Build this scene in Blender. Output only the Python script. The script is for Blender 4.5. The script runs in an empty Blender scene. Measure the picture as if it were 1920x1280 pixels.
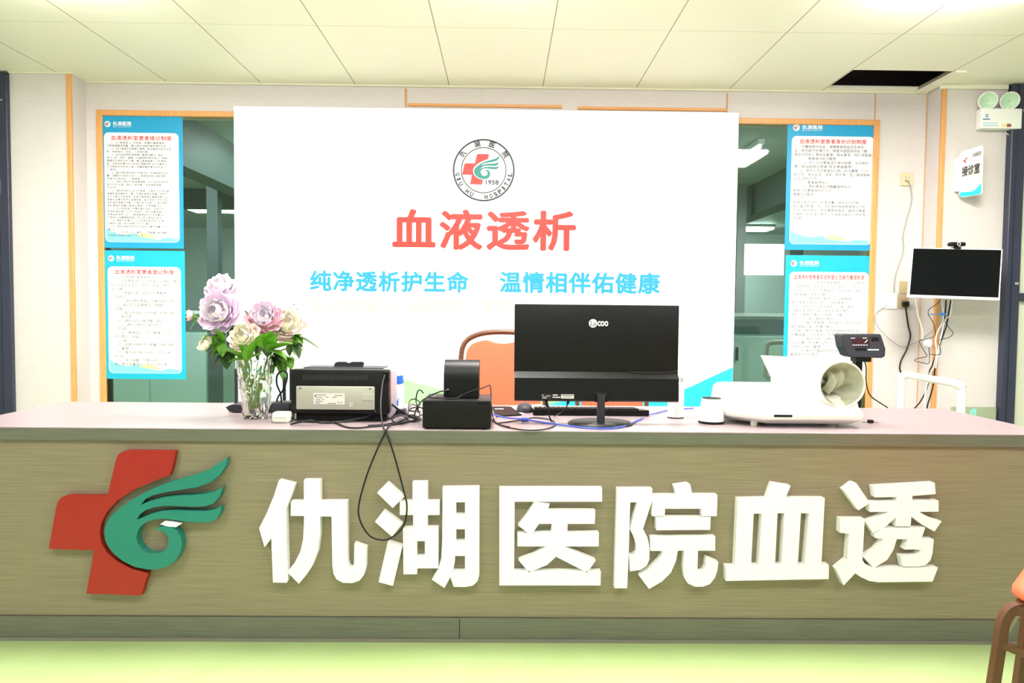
import bpy, bmesh, math, random
from mathutils import Vector, Matrix
from mathutils.geometry import tessellate_polygon

random.seed(7)
S = bpy.context.scene
COL = S.collection
PI = math.pi

# ------------------------------------------------------------------ camera
FOC = 1330.0                                   # focal length in pixels of the 1920 px wide frame
PITCH, YAW, ROLL = math.atan(57 / FOC), -math.atan(16 / FOC), math.radians(0.55)
EYE = Vector((0, 0, 1.157))
ROT = (Matrix.Rotation(YAW, 3, 'Z') @ Matrix.Rotation(PI / 2 - PITCH, 3, 'X') @ Matrix.Rotation(ROLL, 3, 'Z'))
cam = bpy.data.objects.new('camera', bpy.data.cameras.new('camera'))
COL.objects.link(cam)
cam.matrix_world = Matrix.Translation(EYE) @ ROT.to_4x4()
cam.data.sensor_width = 36.0
cam.data.lens = FOC * 36.0 / 1920.0
cam.data.clip_start = 0.05
S.camera = cam

# ------------------------------------------------------------------ world, view
w = bpy.data.worlds.new('world'); S.world = w; w.use_nodes = True
w.node_tree.nodes['Background'].inputs[0].default_value = (1.0, 0.97, 0.97, 1)
w.node_tree.nodes['Background'].inputs[1].default_value = 0.90
S.view_settings.view_transform = 'Standard'
S.view_settings.look = 'None'
S.view_settings.gamma = 1.0
S.view_settings.use_curve_mapping = False
S.view_settings.exposure = 0.0
LAMP = 85.0                                    # radiance of the ceiling light panels in the front room
LAMP_FAR = 56.0                                 # and of the panels added behind the glass


def ray(px, py):
    return ROT @ Vector(((px - 960) / FOC, -(py - 640) / FOC, -1))
def P(px, py, Y):                              # the point at depth Y seen at a pixel of the survey
    d = ray(px, py); return EYE + d * (Y / d.y)
def T(px, py, z=0.75):                         # the point at height z
    d = ray(px, py); return EYE + d * ((z - EYE.z) / d.z)

# ------------------------------------------------------------------ materials
MATS = {}
def mat(name, col, rough=0.5, metal=0.0, spec=0.5, **k):
    if name in MATS: return MATS[name]
    m = bpy.data.materials.new(name); m.use_nodes = True
    b = m.node_tree.nodes['Principled BSDF']
    b.inputs['Base Color'].default_value = (*col, 1)
    b.inputs['Roughness'].default_value = rough
    b.inputs['Metallic'].default_value = metal
    b.inputs['Specular IOR Level'].default_value = spec
    for key, v in k.items(): b.inputs[key].default_value = v
    MATS[name] = m
    return m
def nodes(m): return m.node_tree.nodes, m.node_tree.links, m.node_tree.nodes['Principled BSDF']
def noise_col(m, c1, c2, scale, vec_scale, lo=.35, hi=.65, bump=0.0, detail=4):
    n, l, b = nodes(m)
    tc = n.new('ShaderNodeTexCoord'); mp = n.new('ShaderNodeMapping'); no = n.new('ShaderNodeTexNoise'); cr = n.new('ShaderNodeValToRGB')
    mp.inputs['Scale'].default_value = vec_scale
    no.inputs['Scale'].default_value = scale; no.inputs['Detail'].default_value = detail
    cr.color_ramp.elements[0].color = (*c1, 1); cr.color_ramp.elements[1].color = (*c2, 1)
    cr.color_ramp.elements[0].position = lo; cr.color_ramp.elements[1].position = hi
    l.new(tc.outputs['Object'], mp.inputs['Vector']); l.new(mp.outputs['Vector'], no.inputs['Vector'])
    l.new(no.outputs['Fac'], cr.inputs['Fac']); l.new(cr.outputs['Color'], b.inputs['Base Color'])
    if bump:
        bp = n.new('ShaderNodeBump'); bp.inputs['Strength'].default_value = bump; bp.inputs['Distance'].default_value = .002
        l.new(no.outputs['Fac'], bp.inputs['Height']); l.new(bp.outputs['Normal'], b.inputs['Normal'])
    return m
def emit(name, col, s):
    m = mat(name, (.9, .9, .9)); _, _, b = nodes(m)
    b.inputs['Emission Color'].default_value = (*col, 1); b.inputs['Emission Strength'].default_value = s
    return m

M_wall = noise_col(mat('wall_panel', (.6, .55, .5), .55), (.61, .56, .55), (.68, .635, .62), 3, (6, 6, 160), .3, .7)
M_trim = noise_col(mat('orange_trim', (.7, .35, .1), .4), (.66, .30, .09), (.76, .38, .14), 3, (60, 60, 2))
M_white = mat('white_plastic', (.86, .86, .84), .35)
M_cream = mat('cream_plastic', (.80, .80, .70), .4)
M_black = mat('black_plastic', (.006, .006, .006), .42, 0, .22)
M_blackm = mat('black_matte', (.006, .006, .006), .6, 0, .15)
M_dark = mat('dark_grey_plastic', (.030, .028, .036), .45, 0, .3)
M_cable = mat('black_cable', (.008, .008, .009), .4, 0, .3)
M_cablew = mat('white_cable', (.82, .80, .76), .4)
M_cableg = mat('grey_cable', (.35, .34, .33), .4)
M_cableb = mat('blue_cable', (.03, .08, .62), .35)
M_navy = mat('navy_metal', (.025, .030, .055), .32, .0)
M_orange = mat('orange_leather', (.80, .125, .055), .45)
M_brown = mat('brown_metal', (.11, .046, .022), .35, .2)
M_red = mat('red_acrylic', (.35, .011, .006), .42)
M_teal = mat('teal_acrylic', (.010, .205, .160), .42)
M_tealp = mat('teal_print', (.01, .20, .17), .5)
M_letter = mat('white_acrylic', (.95, .95, .95), .4)
M_bannerw = mat('banner_white', (.93, .93, .93), .5)
M_titler = mat('banner_red', (.66, .030, .018), .5)
M_blue = mat('banner_blue', (.01, .29, .46), .5)
M_yell = mat('banner_pale_yellow', (.84, .90, .38), .5)
M_ink = mat('ink_black', (.02, .02, .025), .6)
M_inkg = mat('ink_grey', (.12, .12, .125), .6)
M_inkl = mat('ink_overlit', (.26, .26, .27), .6)  # lower posters' ink, lightened to imitate overexposure
M_pred = mat('poster_red', (.60, .012, .02), .5)
M_pblue = mat('poster_blue', (.005, .31, .58), .45)
M_pcyan = mat('poster_cyan', (.005, .42, .58), .45)
M_pale = mat('poster_pale_cyan', (.22, .72, .80), .5)
M_sun = mat('poster_yellow', (.88, .72, .30), .5)
M_paper = mat('paper', (.90, .90, .90), .6)
M_green = mat('leaf_green', (.10, .30, .012), .45)
M_green2 = mat('leaf_dark', (.025, .085, .012), .45)
M_stem = mat('stem_green', (.22, .34, .05), .5)
M_lilac = mat('petal_lilac', (.84, .66, .84), .6)
M_lilacw = mat('petal_lilac_white', (.90, .80, .90), .6)
M_pink = mat('petal_pink', (.88, .52, .64), .6)
M_creamp = mat('petal_cream', (.90, .84, .70), .6)
M_peach = mat('petal_peach', (.91, .77, .69), .6)
M_beige = mat('beige_plastic', (.40, .40, .33), .5)
M_label = mat('label_paper', (.74, .70, .66), .6)
M_screen = mat('screen_glass', (.003, .004, .004), .3, 0, .12)
M_chrome = mat('steel', (.6, .6, .6), .3, 1.0)
M_void = mat('ceiling_void', (.13, .09, .11), .8)
M_fabric = noise_col(mat('cuff_fabric', (.4, .42, .3), .9), (.40, .41, .30), (.50, .50, .38), 40, (1, 1, 1), bump=.3)

M_wood = noise_col(mat('counter_wood', (.3, .25, .15), .45), (.205, .168, .108), (.275, .230, .150), 3.5, (1.2, 1, 75), .32, .68, .15)
M_kick = noise_col(mat('kick_laminate', (.16, .17, .13), .3), (.120, .125, .092), (.150, .155, .115), 3.0, (2, 1, 40))
M_top = noise_col(mat('worktop_laminate', (.16, .1, .1), .34), (.215, .165, .172), (.275, .215, .222), 3.0, (2, 60, 60), .3, .7)
M_floor = noise_col(mat('green_vinyl', (.4, .6, .25), .30), (.315, .420, .175), (.360, .465, .205), 2.0, (1, 1, 1))

# ceiling panels: seams every 0.6 m across and one cross seam, cut into the sheet's own colour
M_ceil = mat('ceiling_panel', (.80, .77, .64), .5)
n, l, b = nodes(M_ceil)
tc = n.new('ShaderNodeTexCoord'); sx = n.new('ShaderNodeSeparateXYZ'); l.new(tc.outputs['Object'], sx.inputs[0])
def mth(op, a, bv):
    q = n.new('ShaderNodeMath'); q.operation = op
    for i, v in enumerate((a, bv)):
        if isinstance(v, (int, float)): q.inputs[i].default_value = v
        else: l.new(v, q.inputs[i])
    return q.outputs[0]
fx = mth('FRACT', mth('DIVIDE', mth('ADD', sx.outputs[0], 12.868), .5955), 0)
lx = mth('LESS_THAN', fx, .010)
fy = mth('FRACT', mth('DIVIDE', mth('ADD', sx.outputs[1], 8.35), 1.2), 0)
ly = mth('MULTIPLY', mth('LESS_THAN', fy, .004), .45)
seam = mth('MAXIMUM', lx, ly)
mx = n.new('ShaderNodeMix'); mx.data_type = 'RGBA'
mx.inputs[6].default_value = (.90, .865, .77, 1); mx.inputs[7].default_value = (.34, .31, .22, 1)
l.new(seam, mx.inputs[0]); l.new(mx.outputs[2], b.inputs['Base Color'])

def glass_pane(name, tint, gl=.08):
    m = bpy.data.materials.new(name); m.use_nodes = True; n = m.node_tree.nodes; l = m.node_tree.links; n.clear()
    o = n.new('ShaderNodeOutputMaterial'); t = n.new('ShaderNodeBsdfTransparent'); g = n.new('ShaderNodeBsdfGlossy'); x = n.new('ShaderNodeMixShader'); f = n.new('ShaderNodeFresnel')
    t.inputs[0].default_value = (*tint, 1); g.inputs['Roughness'].default_value = .03; f.inputs[0].default_value = 1.45
    l.new(f.outputs[0], x.inputs[0]); l.new(t.outputs[0], x.inputs[1]); l.new(g.outputs[0], x.inputs[2]); l.new(x.outputs[0], o.inputs[0])
    return m
M_glass = glass_pane('green_glass', (.72, .82, .79))
M_frost = mat('frosted_pane', (.66, .68, .54), .4)
M_vase = mat('vase_glass', (.97, .98, .95), .04, **{'Transmission Weight': 1.0, 'IOR': 1.42})

# ------------------------------------------------------------------ mesh tools
ROOTLOC = {}
def tag(o, label=None, cat=None, group=None, kind=None):
    if label: o['label'] = label
    if cat: o['category'] = cat
    if group: o['group'] = group
    if kind: o['kind'] = kind
    return o
def thing(name, label, cat, loc, group=None):
    o = bpy.data.objects.new(name, None); COL.objects.link(o)
    o.location = loc; o.empty_display_size = .05
    ROOTLOC[o] = Vector(loc)
    return tag(o, label, cat, group)

def smooth_path(pts, n=6):
    pts = [Vector(p) for p in pts]
    if len(pts) < 3: return pts
    out = []
    for i in range(len(pts) - 1):
        p0 = pts[max(i - 1, 0)]; p1 = pts[i]; p2 = pts[i + 1]; p3 = pts[min(i + 2, len(pts) - 1)]
        for k in range(n):
            t = k / n
            out.append(.5 * ((2 * p1) + (p2 - p0) * t + (2 * p0 - 5 * p1 + 4 * p2 - p3) * t * t + (3 * p1 - p0 - 3 * p2 + p3) * t ** 3))
    out.append(pts[-1])
    return out

class MB:
    def __init__(s): s.bm = bmesh.new()
    def face(s, vs):
        try: return s.bm.faces.new(vs)
        except ValueError: return None
    def box(s, c, size, rot=None, bevel=0, seg=2):
        r = bmesh.ops.create_cube(s.bm, size=1)
        vs = r['verts']
        for v in vs: v.co = Vector((v.co.x * size[0], v.co.y * size[1], v.co.z * size[2]))
        if bevel:
            es = list({e for v in vs for e in v.link_edges})
            q = bmesh.ops.bevel(s.bm, geom=es, offset=bevel, segments=seg, affect='EDGES', profile=.5)
            vs = list({v for f in q['faces'] for v in f.verts} | {v for v in vs if v.is_valid})
        M = (rot.to_4x4() if rot else Matrix())
        for v in vs: v.co = M @ v.co + Vector(c)
        return s
    def bb(s, x0, x1, y0, y1, z0, z1, bevel=0, seg=2):
        return s.box(((x0 + x1) / 2, (y0 + y1) / 2, (z0 + z1) / 2), (abs(x1 - x0), abs(y1 - y0), abs(z1 - z0)), None, bevel, seg)
    def tube(s, pts, r, n=8, sm=0, square=False):
        pts = smooth_path(pts, sm) if sm else [Vector(p) for p in pts]
        rs = r if isinstance(r, (list, tuple)) else [r] * len(pts)
        if len(rs) != len(pts): rs = [rs[0] + (rs[-1] - rs[0]) * i / (len(pts) - 1) for i in range(len(pts))]
        d = (pts[1] - pts[0]).normalized()
        up = Vector((0, 0, 1)) if abs(d.z) < .9 else Vector((0, 1, 0))
        rings = []
        if square: n = 4
        for i, p in enumerate(pts):
            t = (pts[min(i + 1, len(pts) - 1)] - pts[max(i - 1, 0)])
            if t.length < 1e-9: t = d
            t.normalize()
            x = t.cross(up)
            if x.length < 1e-4: x = t.cross(Vector((1, 0, 0)))
            x.normalize(); y = x.cross(t).normalized(); up = y
            off = PI / 4 if square else 0
            k = 1.414 if square else 1
            rings.append([s.bm.verts.new(p + (x * math.cos(2 * PI * j / n + off) + y * math.sin(2 * PI * j / n + off)) * rs[i] * k) for j in range(n)])
        for a, bq in zip(rings, rings[1:]):
            for j in range(n): s.face((a[j], a[(j + 1) % n], bq[(j + 1) % n], bq[j]))
        s.face(list(reversed(rings[0]))); s.face(rings[-1])
        return s
    def lathe(s, prof, c, axis='Z', n=32, sx=1, sy=1, rot=None, caps=True):
        rings = []
        c = Vector(c)
        for r, h in prof:
            ring = []
            for j in range(n):
                a = 2 * PI * j / n
                if axis == 'Z': v = Vector((r * math.cos(a) * sx, r * math.sin(a) * sy, h))
                else: v = Vector((r * math.cos(a) * sx, h, r * math.sin(a) * sy))
                if rot: v = rot @ v
                ring.append(s.bm.verts.new(c + v))
            rings.append(ring)
        for a, bq in zip(rings, rings[1:]):
            for j in range(n): s.face((a[j], a[(j + 1) % n], bq[(j + 1) % n], bq[j]))
        if caps: s.face(list(reversed(rings[0]))); s.face(rings[-1])
        return s
    def slab(s, loops, ext):
        """filled outline with holes; loops are lists of 3D points, ext the extrusion vector (None: a sheet)"""
        loops = [[Vector(p) for p in lp] for lp in loops]
        flat = [p for lp in loops for p in lp]
        tris = tessellate_polygon(loops)
        a = [s.bm.verts.new(p) for p in flat]
        for t in tris: s.face([a[i] for i in t])
        if ext is not None:
            ext = Vector(ext)
            bq = [s.bm.verts.new(p + ext) for p in flat]
            for t in tris: s.face([bq[i] for i in reversed(t)])
            k = 0
            for lp in loops:
                m = len(lp)
                for i in range(m):
                    s.face((a[k + i], a[k + (i + 1) % m], bq[k + (i + 1) % m], bq[k + i]))
                k += m
        return s
    def grid(s, fn, nu, nv, closed_u=False):
        g = [[s.bm.verts.new(fn(i / (nu if closed_u else nu - 1), j / (nv - 1))) for j in range(nv)] for i in range(nu)]
        for i in range(nu if closed_u else nu - 1):
            for j in range(nv - 1):
                s.face((g[i][j], g[(i + 1) % nu][j], g[(i + 1) % nu][j + 1], g[i][j + 1]))
        return s
    def text(s, txt, c, u, v, bold=0.0, sp=1.0, cjk=True, ext=None):
        """lettering fitted to the box centred at c with full-width vector u and full-height vector v"""
        vs, fs = text_geo(txt, 0.0, sp)
        if not vs: return s
        x0 = min(p[0] for p in vs); x1 = max(p[0] for p in vs)
        y0, y1 = (-.10, .86) if cjk else (min(p[1] for p in vs), max(p[1] for p in vs))
        u = Vector(u); v = Vector(v); c = Vector(c)
        offs = [(0, 0)] if not bold else [(bold * math.cos(2 * PI * k / 8), bold * math.sin(2 * PI * k / 8)) for k in range(8)]
        nrm = u.cross(v).normalized() * 2.5e-5
        for ki, (ox, oy) in enumerate(offs):
            nv = [s.bm.verts.new(c + nrm * ki + u * ((p[0] + ox - x0) / (x1 - x0) - .5) + v * ((p[1] + oy - y0) / (y1 - y0) - .5)) for p in vs]
            for f in fs: s.face([nv[i] for i in f])
        return s
    def build(s, name, m, parent=None, smooth=0, mods=None, center=True):
        me = bpy.data.meshes.new(name)
        bmesh.ops.recalc_face_normals(s.bm, faces=s.bm.faces) if not getattr(s, 'keep', False) else None
        root = ROOTLOC.get(parent)
        if parent is None:
            xs = [v.co for v in s.bm.verts]
            root = Vector(((min(p.x for p in xs) + max(p.x for p in xs)) / 2, (min(p.y for p in xs) + max(p.y for p in xs)) / 2, min(p.z for p in xs))) if center else Vector((0, 0, 0))
        for v in s.bm.verts: v.co -= root
        s.bm.to_mesh(me); s.bm.free()
        me.materials.append(m)
        o = bpy.data.objects.new(name, me); COL.objects.link(o)
        if parent is None: o.location = root
        else: o.parent = parent
        ROOTLOC[o] = root
        if smooth:
            for p in me.polygons: p.use_smooth = True
            if smooth < 179:
                me.set_sharp_from_angle(angle=math.radians(smooth))
        return o

TXT = {}
def text_geo(txt, bold, sp):
    key = (txt, bold, sp)
    if key in TXT: return TXT[key]
    c = bpy.data.curves.new('lettering', 'FONT'); c.body = txt; c.offset = bold; c.space_character = sp
    c.resolution_u = 3
    o = bpy.data.objects.new('lettering', c); COL.objects.link(o)
    dg = bpy.context.evaluated_depsgraph_get(); dg.update()
    me = bpy.data.meshes.new_from_object(o.evaluated_get(dg))
    r = ([tuple(v.co) for v in me.vertices], [tuple(p.vertices) for p in me.polygons])
    bpy.data.objects.remove(o); bpy.data.curves.remove(c); bpy.data.meshes.remove(me)
    TXT[key] = r
    return r

def struct(o): o['kind'] = 'structure'; return o
def arc(cx, cz, r, a0, a1, n=6): return [(cx + r * math.cos(a0 + (a1 - a0) * i / n), cz + r * math.sin(a0 + (a1 - a0) * i / n)) for i in range(n + 1)]
def rrect(x0, x1, z0, z1, r, n=6):
    return (arc(x1 - r, z1 - r, r, 0, PI / 2, n) + arc(x0 + r, z1 - r, r, PI / 2, PI, n) + arc(x0 + r, z0 + r, r, PI, 1.5 * PI, n) + arc(x1 - r, z0 + r, r, 1.5 * PI, 2 * PI, n))
def onY(pts, Y): return [Vector((p[0], Y, p[1])) for p in pts]

# ================================================================== SETTING
CZ = 2.585                                     # ceiling height
WY = 4.59                                      # back wall
XL, XR = -2.66, 2.71                           # recess sides
PY = 4.43                                      # pillar faces left and right
XFL, XFR = -5.2, 5.4

mb = MB(); mb.bb(-6.5, 6.5, -3, 13, -.06, 0); struct(mb.build('floor', M_floor, center=False))
# ceiling with the missing panel at the right
h0 = T(1590, 160, CZ); hx0, hx1 = 2.03, 2.62
hy0, hy1 = 4.19, 4.535
mb = MB()
for x0, x1, y0, y1 in ((-6.5, hx0, -3, WY + .1), (hx1, 6.5, -3, WY + .1), (hx0, hx1, -3, hy0), (hx0, hx1, hy1, WY + .1)):
    mb.bb(x0, x1, y0, y1, CZ, CZ + .02)
struct(mb.build('ceiling', M_ceil, center=False))
mb = MB()                                      # the dark service space above the missing panel
for x0, x1, y0, y1, z0, z1 in ((hx0 - .35, hx1 + .35, hy0 - .35, hy1 + .35, CZ + .42, CZ + .44), (hx0 - .37, hx0 - .35, hy0 - .35, hy1 + .35, CZ + .02, CZ + .44),
                               (hx1 + .35, hx1 + .37, hy0 - .35, hy1 + .35, CZ + .02, CZ + .44), (hx0 - .35, hx1 + .35, hy1 + .33, hy1 + .35, CZ + .02, CZ + .44),
                               (hx0 - .35, hx1 + .35, hy0 - .37, hy0 - .35, CZ + .02, CZ + .44)):
    mb.bb(x0, x1, y0, y1, z0, z1)
struct(mb.build('wall_void', M_void, center=False))
mb = MB(); mb.bb(2.36, 2.40, 4.10, 4.60, CZ + .16, CZ + .20); struct(mb.build('trim_14', M_dark))
mb = MB(); mb.bb(hx1 + .005, hx1 + .07, hy0 - .02, hy1 + .04, CZ - .012, CZ - .001); struct(mb.build('trim_13', M_ceil))
tag(MB().tube([(2.15, 4.36, CZ + .36), (2.25, 4.32, CZ + .12), (2.38, 4.28, CZ + .10), (2.48, 4.30, CZ + .36)], .003, sm=6).build('cable', M_cablew, smooth=60),
    'thin pale cable sagging inside the dark opening in the ceiling', 'cable')

# back wall around two windows
WZT, WZB = 2.375, .30
LW0, LW1 = -2.565, -1.62
RW0, RW1 = 1.40, 2.375
mb = MB()
for x0, x1, z0, z1 in ((XL, LW0, 0, CZ), (LW0, LW1, WZT, CZ), (LW0, LW1, 0, WZB), (LW1, RW0, 0, CZ), (RW0, RW1, WZT, CZ), (RW0, RW1, 0, WZB), (RW1, XR, 0, CZ)):
    mb.bb(x0, x1, WY, WY + .10, z0, z1)
struct(mb.build('wall_back', M_wall, center=False))
mb = MB(); mb.bb(-3.03, XL, PY, WY + .10, 0, CZ); struct(mb.build('wall_left', M_wall, center=False))
mb = MB(); mb.bb(XR, 3.118, PY, WY + .10, 0, CZ); struct(mb.build('wall_right', M_wall, center=False))
# orange trims
k = [0]
def trim(x0, x1, y0, y1, z0, z1, m=None):
    k[0] += 1
    q = MB(); q.bb(x0, x1, y0, y1, z0, z1, .003, 1); return struct(q.build('trim_%d' % k[0], m or M_trim))
trim(XL - .024, XL + .004, PY - .010, PY + .012, 0, CZ)
trim(XR - .004, XR + .024, PY - .010, PY + .012, 0, CZ)
trim(XR - .006, XR, WY - .006, WY, 0, CZ)
zc = P(1060, 202, WY).z
trim(-.62, .36, WY - .012, WY, zc - .005, zc + .014); trim(.46, 1.42, WY - .012, WY, zc - .012, zc + .007)
trim(-.642, -.630, WY - .004, WY, zc - .01, CZ - .02, M_trim); trim(1.415, 1.422, WY - .004, WY, zc - .02, CZ - .02)
trim(2.37, 2.376, WY - .003, WY, WZT + .03, CZ)
M_edge = mat('ceiling_edge', (.78, .76, .62), .5)
trim(XL, XR, WY - .02, WY, CZ - .012, CZ, M_edge); trim(XR - .02, XR + .40, PY - .02, PY, CZ - .03, CZ, M_edge); trim(-3.03, XL + .02, PY - .016, PY, CZ - .010, CZ, M_edge)

def window(num, x0, x1, sash):
    t = bpy.data.objects.new('window_%d' % num, None); COL.objects.link(t); t.location = ((x0 + x1) / 2, WY, WZB); ROOTLOC[t] = Vector(t.location); struct(t)
    q = MB()
    q.bb(x0 - .028, x0 + .010, WY - .016, WY + .05, WZB, WZT + .030, .004, 1); q.bb(x1 - .010, x1 + .028, WY - .016, WY + .05, WZB, WZT + .030, .004, 1)
    q.bb(x0 + .01, x1 - .01, WY - .016, WY + .05, WZT - .006, WZT + .030, .004, 1); q.bb(x0 + .01, x1 - .01, WY - .016, WY + .05, WZB - .02, WZB + .015, .004, 1)
    q.build('window_frame', M_trim, t)
    q = MB(); q.bb(x0 + .01, x1 - .01, WY, WY + .006, WZB + .015, WZT - .006); q.build('glass', M_glass, t)
    q = MB()
    for xs in sash: q.bb(xs, xs + .022, WY + .012, WY + .030, WZB + .015, WZT - .006)
    q.build('sash', M_dark, t)
window(1, LW0, LW1, (LW0 + .012,)); window(2, RW0, RW1, ())

# navy doors left and right
t = bpy.data.objects.new('door_1', None); COL.objects.link(t); t.location = (-3.5, PY, 0); ROOTLOC[t] = Vector(t.location); struct(t)
q = MB(); q.bb(-3.085, -3.03, PY - .03, PY + .05, 0, CZ - .02, .003, 1); q.bb(-4.10, -3.085, PY - .03, PY + .05, CZ - .10, CZ - .02); q.build('door_frame', M_navy, t)
q = MB(); q.bb(-4.06, -3.10, PY - .005, PY + .035, 0, 1.98, .003, 1); q.build('door_leaf', M_navy, t)
q = MB(); q.bb(-4.06, -3.125, PY + .01, PY + .018, 2.06, CZ - .10); q.build('transom_glass', M_glass, t)
q = MB(); q.bb(-4.06, -3.09, PY - .01, PY + .035, 1.98, 2.06); q.build('transom_bar', M_navy, t)
q = MB(); z = P(16, 352, PY).z; q.bb(-3.096, -3.082, PY - .044, PY - .028, z - .05, z + .05, .003, 1); q.build('hinge', M_chrome, t)
q = MB(); z = P(4, 190, PY).z; q.lathe([(.006, 0), (.006, -.004)], (-3.06, PY - .03, z), 'Y', 10); q.build('bolt', M_chrome, t)

t = bpy.data.objects.new('door_2', None); COL.objects.link(t); t.location = (3.4, PY, 0); ROOTLOC[t] = Vector(t.location); struct(t)
q = MB(); q.bb(3.118, 3.205, PY - .05, PY + .05, 0, CZ - .005, .004, 1)
q.bb(3.150, 3.158, PY - .056, PY - .05, 0, CZ - .01)
q.build('door_frame', M_navy, t)
q = MB(); z = P(1905, 556, PY).z; q.bb(3.205, 4.2, PY - .03, PY + .03, z - .028, z + .022, .003, 1); q.bb(3.205, 3.225, PY - .02, PY + .02, 0, CZ); q.build('crossbar', M_navy, t)
q = MB(); q.bb(3.205, 4.2, PY, PY + .012, 0, CZ); q.build('pane', M_frost, t)
q = MB(); zl = P(1896, 532, PY).z; q.bb(3.165, 3.19, PY - .062, PY - .05, zl - .008, zl + .008, .003, 1); q.build('latch', M_chrome, t)
q = MB(); zl = P(1913, 211, PY).z; q.lathe([(.007, 0), (.007, -.005)], (3.185, PY - .05, zl), 'Y', 10); q.build('bolt', M_chrome, t)

# ------------------------------------------------------------------ room behind the glass
M_far = mat('far_wall_paint', (.56, .63, .61), .6)
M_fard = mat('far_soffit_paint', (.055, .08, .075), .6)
mb = MB(); mb.bb(-6.5, 6.5, 12.8, 12.9, 0, CZ); struct(mb.build('wall_far', M_far, center=False))
mb = MB(); mb.bb(-6.5, -6.4, WY + .1, 12.8, 0, CZ); struct(mb.build('wall_far_left', M_far, center=False))
mb = MB(); mb.bb(6.4, 6.5, WY + .1, 12.8, 0, CZ); struct(mb.build('wall_far_right', M_far, center=False))
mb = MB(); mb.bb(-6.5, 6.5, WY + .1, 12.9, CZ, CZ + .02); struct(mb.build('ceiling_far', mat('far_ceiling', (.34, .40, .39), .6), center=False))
mb = MB(); mb.bb(-6.4, -3.03, WY, WY + .1, 0, CZ); struct(mb.build('wall_back_left', M_wall, center=False))
mb = MB(); mb.bb(3.30, 6.4, WY, WY + .1, 0, CZ); struct(mb.build('wall_back_right', M_wall, center=False))
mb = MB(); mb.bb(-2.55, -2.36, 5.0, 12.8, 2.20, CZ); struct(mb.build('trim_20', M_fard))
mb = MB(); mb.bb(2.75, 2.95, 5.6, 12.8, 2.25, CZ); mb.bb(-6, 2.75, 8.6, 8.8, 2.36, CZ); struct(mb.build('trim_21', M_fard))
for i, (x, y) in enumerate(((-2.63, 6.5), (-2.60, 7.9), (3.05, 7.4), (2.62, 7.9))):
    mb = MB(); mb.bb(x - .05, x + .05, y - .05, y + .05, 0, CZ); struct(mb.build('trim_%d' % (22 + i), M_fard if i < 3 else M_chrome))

def light(x, y, sx, sy, label, e, z=CZ, drop=.045, group=None):
    t = thing('ceiling_light', label, 'ceiling light', (x, y, z - drop), group)
    q = MB(); f = .018
    for a in ((-sx / 2, -sx / 2 + f, -sy / 2, sy / 2), (sx / 2 - f, sx / 2, -sy / 2, sy / 2), (-sx / 2 + f, sx / 2 - f, -sy / 2, -sy / 2 + f), (-sx / 2 + f, sx / 2 - f, sy / 2 - f, sy / 2)):
        q.bb(x + a[0], x + a[1], y + a[2], y + a[3], z - drop + .004, z - .001)
    q.build('frame', M_white, t)
    q = MB(); q.bb(x - sx / 2 + f, x + sx / 2 - f, y - sy / 2 + f, y + sy / 2 - f, z - drop - .028, z - drop + .012, .004, 1); q.build('diffuser', e, t)
E_front = emit('lamp_front', (1, .965, .95), LAMP); E_far = emit('lamp_far_added', (.92, 1, .97), LAMP_FAR)
light(-1.95, 2.84, .6, .6, 'square white ceiling panel light above the left end of the counter', E_front)
light(0.0, 2.70, .6, .6, 'square white ceiling panel light above the middle of the counter', E_front)
light(1.95, 2.84, .6, .6, 'square white ceiling panel light above the right end of the counter', E_front)
E_fill = emit('lamp_fill', (1, .97, .95), 36.0)  # unseen panels added to brighten ceiling, floor and counter front
for x_, l_ in ((-1.7, 'left of'), (0.0, 'straight over'), (1.7, 'right of')):
    light(x_, .75, .6, .6, 'added square white fill panel in front of the counter, %s the viewpoint' % l_, E_fill)
light(-3.95, 10.0, .9, .5, 'bright white panel imitating a light reflected in the left window, beside the banner', E_far)  # stands in for a front-room lamp mirrored in the glass
light(-3.95, 8.9, .55, .3, 'smaller bluish panel imitating a light reflected in the left window, beside the poster', emit('reflection_bluish', (.6, .68, 1.0), 2.0))  # glowing panel in place of a bluish reflection on the pane
light(2.10, 6.30, .05, .9, 'thin glowing tube imitating a reflection high in the right window', emit('reflection_tube', (.95, 1, .97), 6.0))  # the tube's reflection, built as a glowing body behind the glass
light(3.9, 11.6, .9, .4, 'white panel imitating a light reflected in the right window above the taped sheet', E_far)  # added panel for the lamp reflection in the right pane
light(2.9, 5.5, .6, .6, 'added panel light hidden behind the posters of the right window', E_far)  # unseen fill, added to brighten the view through the right pane
light(-3.0, 5.5, .6, .6, 'added panel light hidden behind the posters of the left window', E_far)  # same unseen fill added for the left pane
light(-1.5, 6.2, 1.2, .3, 'added long light hidden behind the banner in the back room', E_far)  # out-of-sight light added to lift the back room
light(1.2, 8.0, 1.2, .3, 'added long light deep in the back room, hidden by the banner', E_far)  # second unseen light added to brighten the back room

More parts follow.
